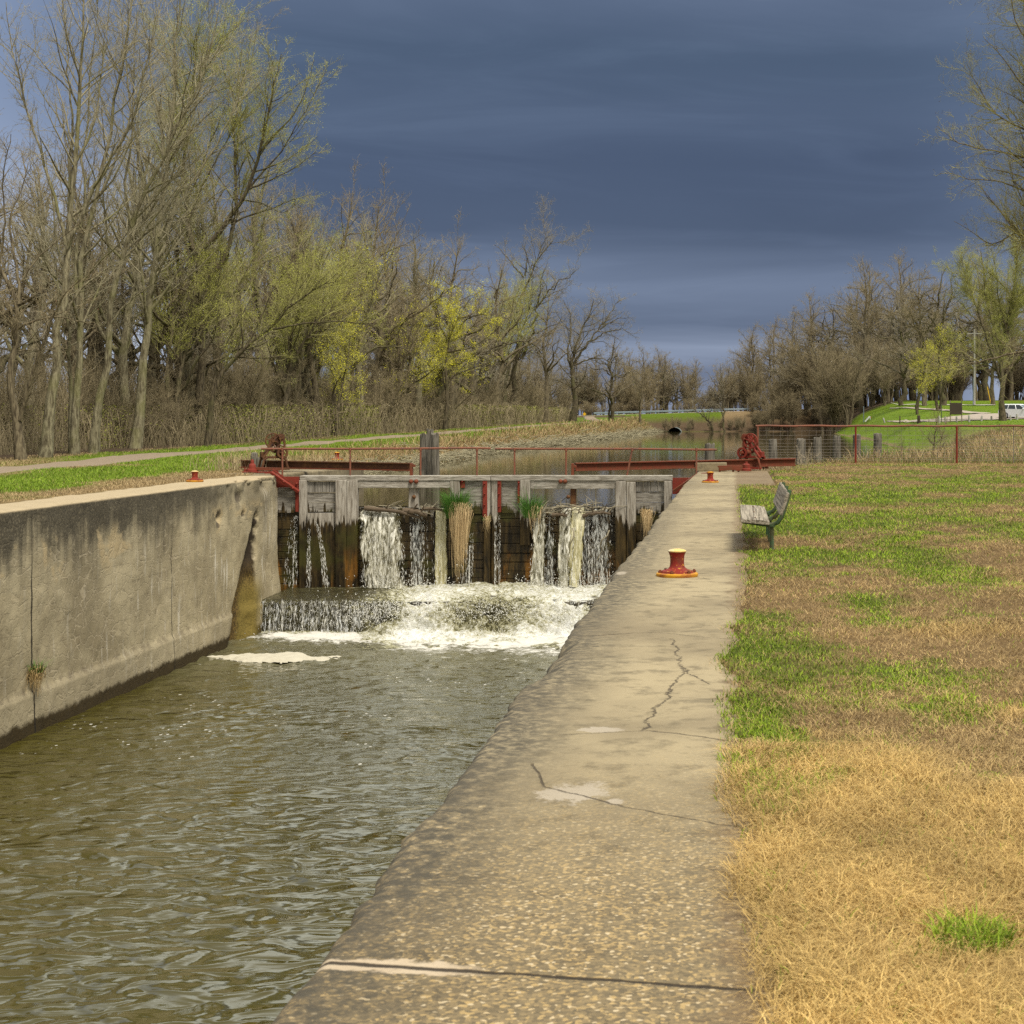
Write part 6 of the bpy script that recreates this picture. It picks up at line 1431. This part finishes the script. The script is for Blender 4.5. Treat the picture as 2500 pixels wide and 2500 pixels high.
hero('tall_oak', 'oak', 213, .85, [
    ([(1190, 1245), (1192, 1100), (1205, 930), (1222, 720), (1218, 570), (1240, 490), (1280, 450), (1340, 370), (1400, 310)], .75, .09), ([(1230, 915), (1290, 800), (1312, 650), (1350, 565), (1450, 500), (1530, 440)], .40, .05),
    ([(1240, 490), (1200, 440), (1150, 370), (1090, 320)], .22, .04), ([(1280, 450), (1282, 420), (1320, 440)], .16, .06), ([(1250, 480), (1260, 380), (1230, 300)], .2, .03), ([(1218, 640), (1120, 560), (1020, 520), (960, 500)], .20, .03), ([(1318, 640), (1340, 480), (1370, 400)], .18, .03), ([(1222, 760), (1120, 740), (1040, 700), (980, 650)], .16, .03), ([(1300, 780), (1400, 740), (1470, 700)], .15, .03)],
    'tall two-stemmed oak with a pale barked foot beside the path', 41, twig_scale=1.25, **C5)
hero('spreading_oak', 'oak', 256, .95, [
    ([(1500, 1200), (1498, 1060), (1500, 960), (1510, 840), (1560, 740), (1600, 650), (1610, 590)], .85, .07), ([(1506, 950), (1560, 850), (1620, 790), (1680, 690), (1745, 610)], .42, .05), ([(1490, 960), (1468, 890), (1490, 780), (1490, 680), (1450, 600)], .36, .05),
    ([(1515, 945), (1580, 915), (1640, 905), (1695, 940), (1712, 985)], .26, .05), ([(1600, 820), (1680, 770), (1760, 765), (1840, 800)], .24, .04), ([(1470, 890), (1420, 850), (1400, 900)], .18, .04), ([(1490, 780), (1440, 720), (1400, 650)], .18, .03), ([(1640, 760), (1740, 700), (1830, 700)], .18, .03)],
    'broad bare oak with heavy drooping limbs left of the pond head', 42, twig_scale=1.35, **C5)
hero('small_bare_tree', 'oak', 262, 1., [([(1690, 1215), (1692, 1120), (1700, 1040), (1720, 960), (1760, 900)], .28, .04), ([(1695, 1060), (1650, 1000), (1630, 940)], .12, .03), ([(1700, 1040), (1760, 1000), (1810, 980)], .12, .03), ([(1692, 1120), (1740, 1060), (1790, 1030)], .1, .02)],
    'small dark bare tree standing alone before the guard rail', 43, twig_scale=1.3, **C5)
C6 = dict(ox=1700, oy=600, sc=800/1932)
g = ground_hit(2448, 1027)
hero('park_tree', 'willow', 168, 0, [
    ([(1808, 1030), (1806, 960), (1800, 860), (1796, 780), (1800, 640), (1830, 500), (1850, 360), (1880, 200), (1900, 20)], .62, .07), ([(1796, 800), (1740, 640), (1690, 480), (1640, 330), (1590, 180), (1560, 60)], .28, .03), ([(1810, 800), (1860, 690), (1930, 560), (1980, 440)], .28, .04),
    ([(1800, 640), (1740, 440), (1700, 280), (1690, 120)], .2, .03), ([(1830, 500), (1780, 330), (1770, 160), (1740, 20)], .18, .03), ([(1850, 360), (1950, 240), (2000, 100)], .16, .03)],
    'big park tree with a thick trunk left of the white car', 44, budscale=1.1, dens=1.9, twig_scale=1.1, **C6)
# tree whose trunk stands outside the frame and whose branches reach in at the upper right
C7 = dict(ox=0, oy=0, sc=1.0)
hero('overhanging_tree', 'light_ash', 96, .4, [
    ([(2625, 1046), (2620, 900), (2615, 760), (2600, 600), (2580, 430), (2560, 240), (2540, 60), (2530, -120)], .62, .08), ([(2605, 640), (2540, 560), (2480, 560), (2420, 610), (2370, 560), (2330, 540)], .17, .02), ([(2580, 430), (2500, 380), (2420, 370), (2340, 350), (2290, 310)], .16, .02),
    ([(2590, 500), (2510, 470), (2440, 440), (2370, 440), (2310, 420)], .15, .02), ([(2565, 260), (2490, 200), (2440, 130), (2400, 90)], .15, .02), ([(2618, 830), (2560, 850), (2480, 862), (2400, 880), (2330, 900), (2270, 890)], .19, .02), ([(2550, 160), (2480, 60), (2460, -40)], .14, .02), ([(2490, 862), (2460, 900), (2452, 950)], .06, .02)],
    'bare rusty-budded tree at the right edge whose branches reach in above the lawn', 45, budscale=1.2, dens=1.55, **C7)
hero('shore_tree', 'thicket', 278, 0, [
    ([(745, 1060), (730, 980), (700, 880), (660, 780), (600, 690), (560, 620)], .38, .05), ([(720, 960), (740, 840), (760, 720), (740, 600)], .26, .04), ([(735, 1000), (790, 880), (850, 780), (900, 700)], .24, .04), ([(690, 850), (620, 800), (550, 780), (480, 760)], .18, .03), ([(740, 840), (820, 720), (840, 600)], .18, .03)],
    'many-stemmed bare tree at the water right of the pond head', 46, twig_scale=1.6, **C6)
hero('bare_sapling', 'oak', 288, 0, [([(165, 1010), (163, 940), (158, 860), (150, 780), (140, 700)], .30, .04), ([(160, 880), (100, 800), (60, 740)], .16, .03), ([(160, 900), (210, 830), (240, 740)], .16, .03), ([(155, 820), (190, 760), (200, 690)], .12, .03)],
    'slim bare tree in the open gap before the guard rail', 47, twig_scale=1.3, **C6)
hero('fallen_tree', 'oak', 290, 0, [([(110, 1065), (90, 1045), (50, 1010), (10, 980), (-40, 950)], .35, .08), ([(50, 1010), (20, 940), (-20, 900), (-60, 890)], .16, .03), ([(70, 1030), (80, 980), (110, 930)], .12, .03)],
    'dark half-fallen tree leaning left over the culvert bank', 48, twig_scale=1.3, **C6)

# ------------------------------------------------------------------ the woods
PR = {}
def protos():
    rng = np.random.RandomState(77)
    for nm, sty, h, r, form, n, fork, stems, kw in (
        ('bare_tree', 'poplar', 17, .26, 'up', 8, .28, 1, {}), ('bare_tree_b', 'ash', 16, .24, 'mid', 8, .25, 1, {}), ('bare_tree_c', 'oak', 18, .36, 'spread', 9, .25, 1, dict(twig_scale=1.2)), ('bare_tree_d', 'ash', 14, .2, 'up', 7, .3, 2, {}),
        ('far_tree', 'oak', 20, .27, 'spread', 10, .22, 1, dict(levels=4, twig_scale=1.3, dens=1.0)), ('far_oak', 'oak', 19, .25, 'spread', 13, .18, 1, dict(levels=4, twig_scale=1.3, dens=.95)), ('far_tree_b', 'ash', 19, .23, 'mid', 10, .22, 1, dict(levels=4, twig_scale=1.4, dens=1.3)),
        ('green_tree', 'willow', 13, .20, 'up', 7, .2, 2, dict(budscale=1.3)), ('yellow_tree', 'budding', 9, .16, 'mid', 7, .2, 2, dict(budscale=1.0)),
        ('thicket', 'thicket', 5.5, .07, 'mid', 5, .15, 5, dict(levels=4)), ('thicket_b', 'thicket', 4.2, .06, 'spread', 5, .12, 6, dict(levels=4)), ('far_thicket', 'thicket', 8, .11, 'mid', 6, .15, 5, dict(levels=4, twig_scale=1.4, dens=1.1))):
        PR[nm] = make_tree(nm, sty, auto_limbs(rng, h, r, form, n, fork, stems), rng.randint(9999), **kw)
protos()
def put(nm, X, Y, sc, name, label, cat, group, rng, sz=None):
    return plant(name, PR[nm], (X, Y, float(hgt(X, Y))-.1), label, cat, group, rng.rand()*6.28, sc, sz)
def woods():
    rng = np.random.RandomState(123)
    # behind the path on the left
    for Y0, Y1, n in ((58, 110, 42), (110, 175, 34), (175, 292, 34)):
        for i in range(n):
            Y = Y0+(Y1-Y0)*(i+rng.rand())/n; dep = 5.2+rng.rand()**1.2*(16 if Y0 < 100 else 20); X = path_x(Y)-dep-(.06*Y if Y < 90 else 2)
            nm = ['bare_tree', 'bare_tree_b', 'bare_tree_c', 'bare_tree_d', 'bare_tree_b', 'bare_tree_d'][rng.randint(6)]; hs = rng.uniform(.72, 1.08)*np.interp(Y, [58, 95, 120, 150, 210, 250, 292], [.9, 1.0, 1.28, 1.25, .95, .8, .7])
            put(nm, X, Y, hs, 'bare_tree', 'bare grey-brown tree crowded into the wood behind the gravel path', 'tree', 'bare trees of the left wood', rng)
    for u, v, Y, nm in ((300, 196, 126, 'bare_tree'), (322, 204, 122, 'bare_tree_d'), (345, 190, 135, 'bare_tree_b'), (362, 200, 140, 'bare_tree'), (380, 194, 146, 'bare_tree_b'), (402, 214, 150, 'bare_tree_d'), (432, 212, 160, 'bare_tree_c'), (452, 236, 168, 'bare_tree_b'), (474, 262, 180, 'bare_tree_c'), (500, 262, 190, 'bare_tree_b'), (418, 226, 156, 'bare_tree'), (545, 290, 226, 'bare_tree_b'), (612, 312, 262, 'far_tree'), (640, 338, 280, 'far_tree_b')):
        X = (u-736)*Y/1638.; h = (418-v)*Y/1638.+EYE; H0 = {'bare_tree': 18., 'bare_tree_b': 16.5, 'bare_tree_c': 17.5, 'bare_tree_d': 14.5, 'far_tree': 19.5, 'far_tree_b': 19.5}[nm]
        put(nm, X, Y, h/H0, 'bare_tree', 'bare grey-brown tree crowded into the wood behind the gravel path', 'tree', 'bare trees of the left wood', rng)
    for X, Y, s, nm in ((-36, 104, .95, 'green_tree'), (-31.5, 112, 1.0, 'green_tree'), (-33, 120, 1.12, 'green_tree'), (-35, 133, 1.05, 'green_tree'), (-29.5, 176, .95, 'green_tree'), (-29, 118, .9, 'yellow_tree'), (-28.6, 160, 1.0, 'yellow_tree'), (-31, 200, 1.35, 'green_tree'), (-30, 208, 1.5, 'green_tree'), (-30.5, 148, 1.25, 'yellow_tree'), (-33, 96, 1.0, 'green_tree'), (-30, 126, .9, 'yellow_tree')):
        put(nm, X, Y, s, 'budding_tree', 'small tree hazed yellow-green with buds inside the left wood', 'tree', 'budding trees of the left wood', rng)
    for Y0, Y1, n in ((56, 120, 34), (120, 200, 26), (200, 292, 24)):
        for i in range(n):
            Y = Y0+(Y1-Y0)*(i+rng.rand())/n; X = path_x(Y)-4.4-rng.rand()*3.4-(.02*Y if Y < 90 else 1)
            if Y < 88: X -= 3.0
            put(['thicket', 'thicket_b'][rng.randint(2)], X, Y, rng.uniform(.6, 1.05)*(.8 if Y < 90 else 1), 'brown_shrub', 'leafless brown shrub at the foot of the left wood beside the path', 'shrub', 'brown shrubs along the path', rng)
    # beyond the road
    for i in range(74):
        X = rng.uniform(-75, 18) if i < 50 else rng.uniform(-24, 14); Y = rng.uniform(326, 380); s = np.interp(X, [-75, -26, -14, -7, -3, 2, 8, 14, 20], [1.0, .9, .74, .58, .5, .80, 1.15, 1.4, 1.4])*rng.uniform(.72, 1.1)
        if -7.5 < X < -2.5: s *= .5
        put(['far_tree', 'far_tree_b', 'far_thicket'][rng.randint(3)], X, Y, s, 'far_tree', 'hazy bare tree in the distant wood beyond the guard rail', 'tree', 'far trees beyond the road', rng)
    for i in range(44):
        X = rng.uniform(-36, 16); put('far_thicket', X, rng.uniform(323, 338), rng.uniform(.7, 1.25)*(.6 if -8 < X < -2 else 1), 'brown_shrub', 'leafless brown shrub behind the guard rail', 'shrub', 'shrubs behind the guard rail', rng)
    for i in range(46):
        X = rng.uniform(-34, 14); put('thicket_b', X, rng.uniform(322.5, 327), rng.uniform(.55, .95), 'brown_shrub', 'leafless brown shrub behind the guard rail', 'shrub', 'shrubs behind the guard rail', rng)
    # the right hand wood, rising from the pond head to the hill
    for i in range(70):
        f = rng.rand()**1.3; X = 11+f*78; Y = rng.uniform(268, 325) if X > 19 else rng.uniform(300, 330); s = np.interp(X, [11, 20, 30, 50, 90], [1.15, 1.45, 1.6, 1.6, 1.5])*rng.uniform(.75, 1.12)
        put(['far_tree', 'far_oak', 'far_oak', 'far_tree', 'far_tree_b'][rng.randint(5)], X, Y, s, 'bare_tree', 'bare dark tree in the wood on the rise behind the park road', 'tree', 'bare trees of the right wood', rng)
    for i in range(40):
        X = rng.uniform(13.5, 40); Y = rng.uniform(262, 300) if X > 18 else rng.uniform(240, 300); X = max(X, float(shoreR(Y))+.8)
        put(['far_thicket', 'thicket'][rng.randint(2)], X, Y, rng.uniform(.9, 1.7), 'brown_shrub', 'leafless brown shrub between the pond head and the right wood', 'shrub', 'brown shrubs right of the pond', rng)
    for i in range(46):
        X = rng.uniform(17, 95); put('far_thicket', X, rng.uniform(285, 335), rng.uniform(.9, 1.5), 'brown_shrub', 'leafless brown shrub filling the foot of the wood behind the park lawn', 'shrub', 'brown shrubs in the right wood', rng)
    for i in range(46):
        X = rng.uniform(-14, 6) if i < 22 else rng.uniform(1.5, 15); put('far_thicket', X, rng.uniform(297.6, 300.5 if X < 2 else 310), rng.uniform(.20, .36)*(1 if X < 2 else np.interp(X, [2, 14], [1.2, 3.6])), 'brown_shrub', 'low brown shrub on the embankment at the head of the pond', 'shrub', 'shrubs on the embankment', rng)
    # single trees on the park lawn
    for x, yb, s, nm, lab in ((2201, 990, 1.15, 'far_tree', 'leftmost spreading tree on the edge of the park lawn'), (2257, 991, 1.1, 'far_tree_b', 'straight trunked lawn tree above the broad black post'), (2303, 990, 1.15, 'far_tree', 'lawn tree with a thick foot left of the brown board'), (2425, 989, 1.05, 'far_tree_b', 'lawn tree between the utility pole and the thick trunk')):
        g = ground_hit(x, yb); put(nm, g[0], g[1], s, 'lawn_tree', lab, 'tree', None, rng)
    for x, yb, s, lab in ((2270, 985, 1.0, 'yellow-green budding tree over the brown board on the park lawn'), (2245, 985, .85, 'smaller yellow-green budding tree left of the brown board')):
        g = ground_hit(x, yb); put('yellow_tree', g[0]*212/g[1]+(1 if s == 1 else -1.2), 212 if s == 1 else 206, s*1.2, 'budding_tree', lab, 'tree', None, rng)
    # saplings and pale twigs by the fence and the red winch
    for X, Y, s, sz, lab in ((-.35, 53.2, .30, .42, 'pale leafless sapling sprouting at the water left of the red winch'), (2.2, 54.6, .34, .30, 'pale tangled shrub at the water behind the red winch')):
        plant('pale_shrub', PALE, (X, Y, min(POND_Z, float(hgt(X, Y)))), lab, 'shrub', None, rng.rand()*6, s, sz)
    for px_, d, s, lab in ((2190, 88, .5, 'thin upright sapling seen above the left bay of the wire fence'), (2272, 80, .55, 'taller thin sapling in the middle of the wire fence'), (2352, 66, .36, 'twiggy sapling just right of the middle red fence post'), (2436, 64, .40, 'bushy brown sapling behind the right bay of the wire fence'), (2225, 72, .30, 'short twiggy sapling left of the middle red fence post')):
        X = (px_-CX)*d/FPX; plant('bare_sapling', PR['thicket_b' if 'bushy' in lab or 'short' in lab else 'bare_tree_d'], (X, d, float(hgt(X, d))-.1), lab, 'sapling', None, rng.rand()*6, s*(.62 if 'bushy' in lab or 'short' in lab else .42))
_rng = np.random.RandomState(5); STY['pale'] = dict(STY['thicket'], bark='twig_pale', twig='twig_pale', dens=(1.2, 1.6, 2, 2), wig=.2, rt=.012)
M['twig_pale'] = plain('twig_pale', (.36, .30, .20), .85, .3, 2)
PALE = make_tree('pale_shrub', 'pale', auto_limbs(_rng, 5.5, .07, 'mid', 4, .15, 4), 9, levels=3)
woods()

# tangled undergrowth at the foot of the left wood, too dense to count
def undergrowth():
    rng = np.random.RandomState(44); n = 15000; Y = 54+rng.rand(n)**1.25*236; X = path_x(Y)-4.0-rng.rand(n)**1.2*9-np.where(Y < 88, 2.6, 0)
    h = rng.uniform(.7, 2.4, n)*np.interp(Y, [54, 88, 110, 290], [.75, .9, 1.2, 1.1])*(.5+fbm(X*.3, Y*.2, 66)); a = rng.rand(n)*6.28; ln = rng.uniform(.3, 1.3, n)
    C = np.column_stack([X, Y, hgt(X, Y)-.1]); o = np.column_stack([np.cos(a)*ln, np.sin(a)*ln, np.zeros(n)])*h[:, None]*.6; z = np.array((0, 0, 1.))
    P4 = np.stack([C, C+o*.25+z*h[:, None]*.5, C+o*.6+z*h[:, None]*.9+rng.randn(n, 3)*.08, C+o*1.15+z*h[:, None]*rng.uniform(.6, 1.05, n)[:, None]], 1)
    Rr = np.array((.013, .011, .009, .005))[None]*np.clip(Y/80, .9, 2.4)[:, None]*rng.uniform(.7, 1.2, n)[:, None]; V, F = tubes(P4, Rr, 3, rng)
    tag(link('undergrowth', mesh_np('undergrowth', V, [F], [M['twig_brown']])), kind='stuff')
    n = 13000; Y = 54+rng.rand(n)**1.2*190; X = path_x(Y)-8-rng.rand(n)*20; h = rng.uniform(1.6, 5.2, n)*np.interp(Y, [54, 100, 250], [.9, 1.1, 1.1]); a = rng.rand(n)*6.28; ln = rng.uniform(.15, .9, n)
    C = np.column_stack([X, Y, hgt(X, Y)-.1]); o = np.column_stack([np.cos(a)*ln, np.sin(a)*ln, np.zeros(n)])*h[:, None]*.5
    P4 = np.stack([C, C+o*.2+z*h[:, None]*.4+rng.randn(n, 3)*.12, C+o*.6+z*h[:, None]*.75+rng.randn(n, 3)*.15, C+o*1.15+z*h[:, None]], 1); Rr = np.array((.020, .016, .011, .005))[None]*np.clip(Y/80, .9, 2.2)[:, None]*rng.uniform(.6, 1.3, n)[:, None]
    Q1, W1 = grow(P4, Rr, rng, 1.6, .2, .7, .42, 4, .15, .12, .6, .006, .4, 2.2, .3)
    V, F = tubes(np.concatenate([P4, Q1]), np.concatenate([Rr, W1]), 3, rng); tag(link('undergrowth', mesh_np('undergrowth', V, [F], [M['twig_brown']])), kind='stuff')
    m = 130000; Y = 54+rng.rand(m)**1.25*210; X = path_x(Y)-4.2-rng.rand(m)*6-np.where(Y < 88, 2.4, 0); cl = fbm(X*.22, Y*.12, 68); ok = cl > .50; X, Y = X[ok], Y[ok]; m = len(X)
    C = np.column_stack([X, Y, hgt(X, Y)+rng.rand(m)**1.3*2.3]); s = rng.uniform(.03, .075, m)[:, None]*np.clip(Y/80, .8, 2)[:, None]; A = rng.randn(m, 3); A /= np.linalg.norm(A, axis=1)[:, None]; B = np.cross(A, rng.randn(m, 3)); B /= np.linalg.norm(B, axis=1)[:, None]
    V = np.stack([C+A*s, C+B*s*.6, C-A*s*.7-B*s*.4], 1).reshape(-1, 3); k = rng.rand(m)[:, None]
    link_blades('young_leaves', V, [np.arange(m*3).reshape(-1, 3)], np.repeat(np.array((.12, .125, .022))*(1-k)+np.array((.27, .28, .05))*k, 3, axis=0))
undergrowth()
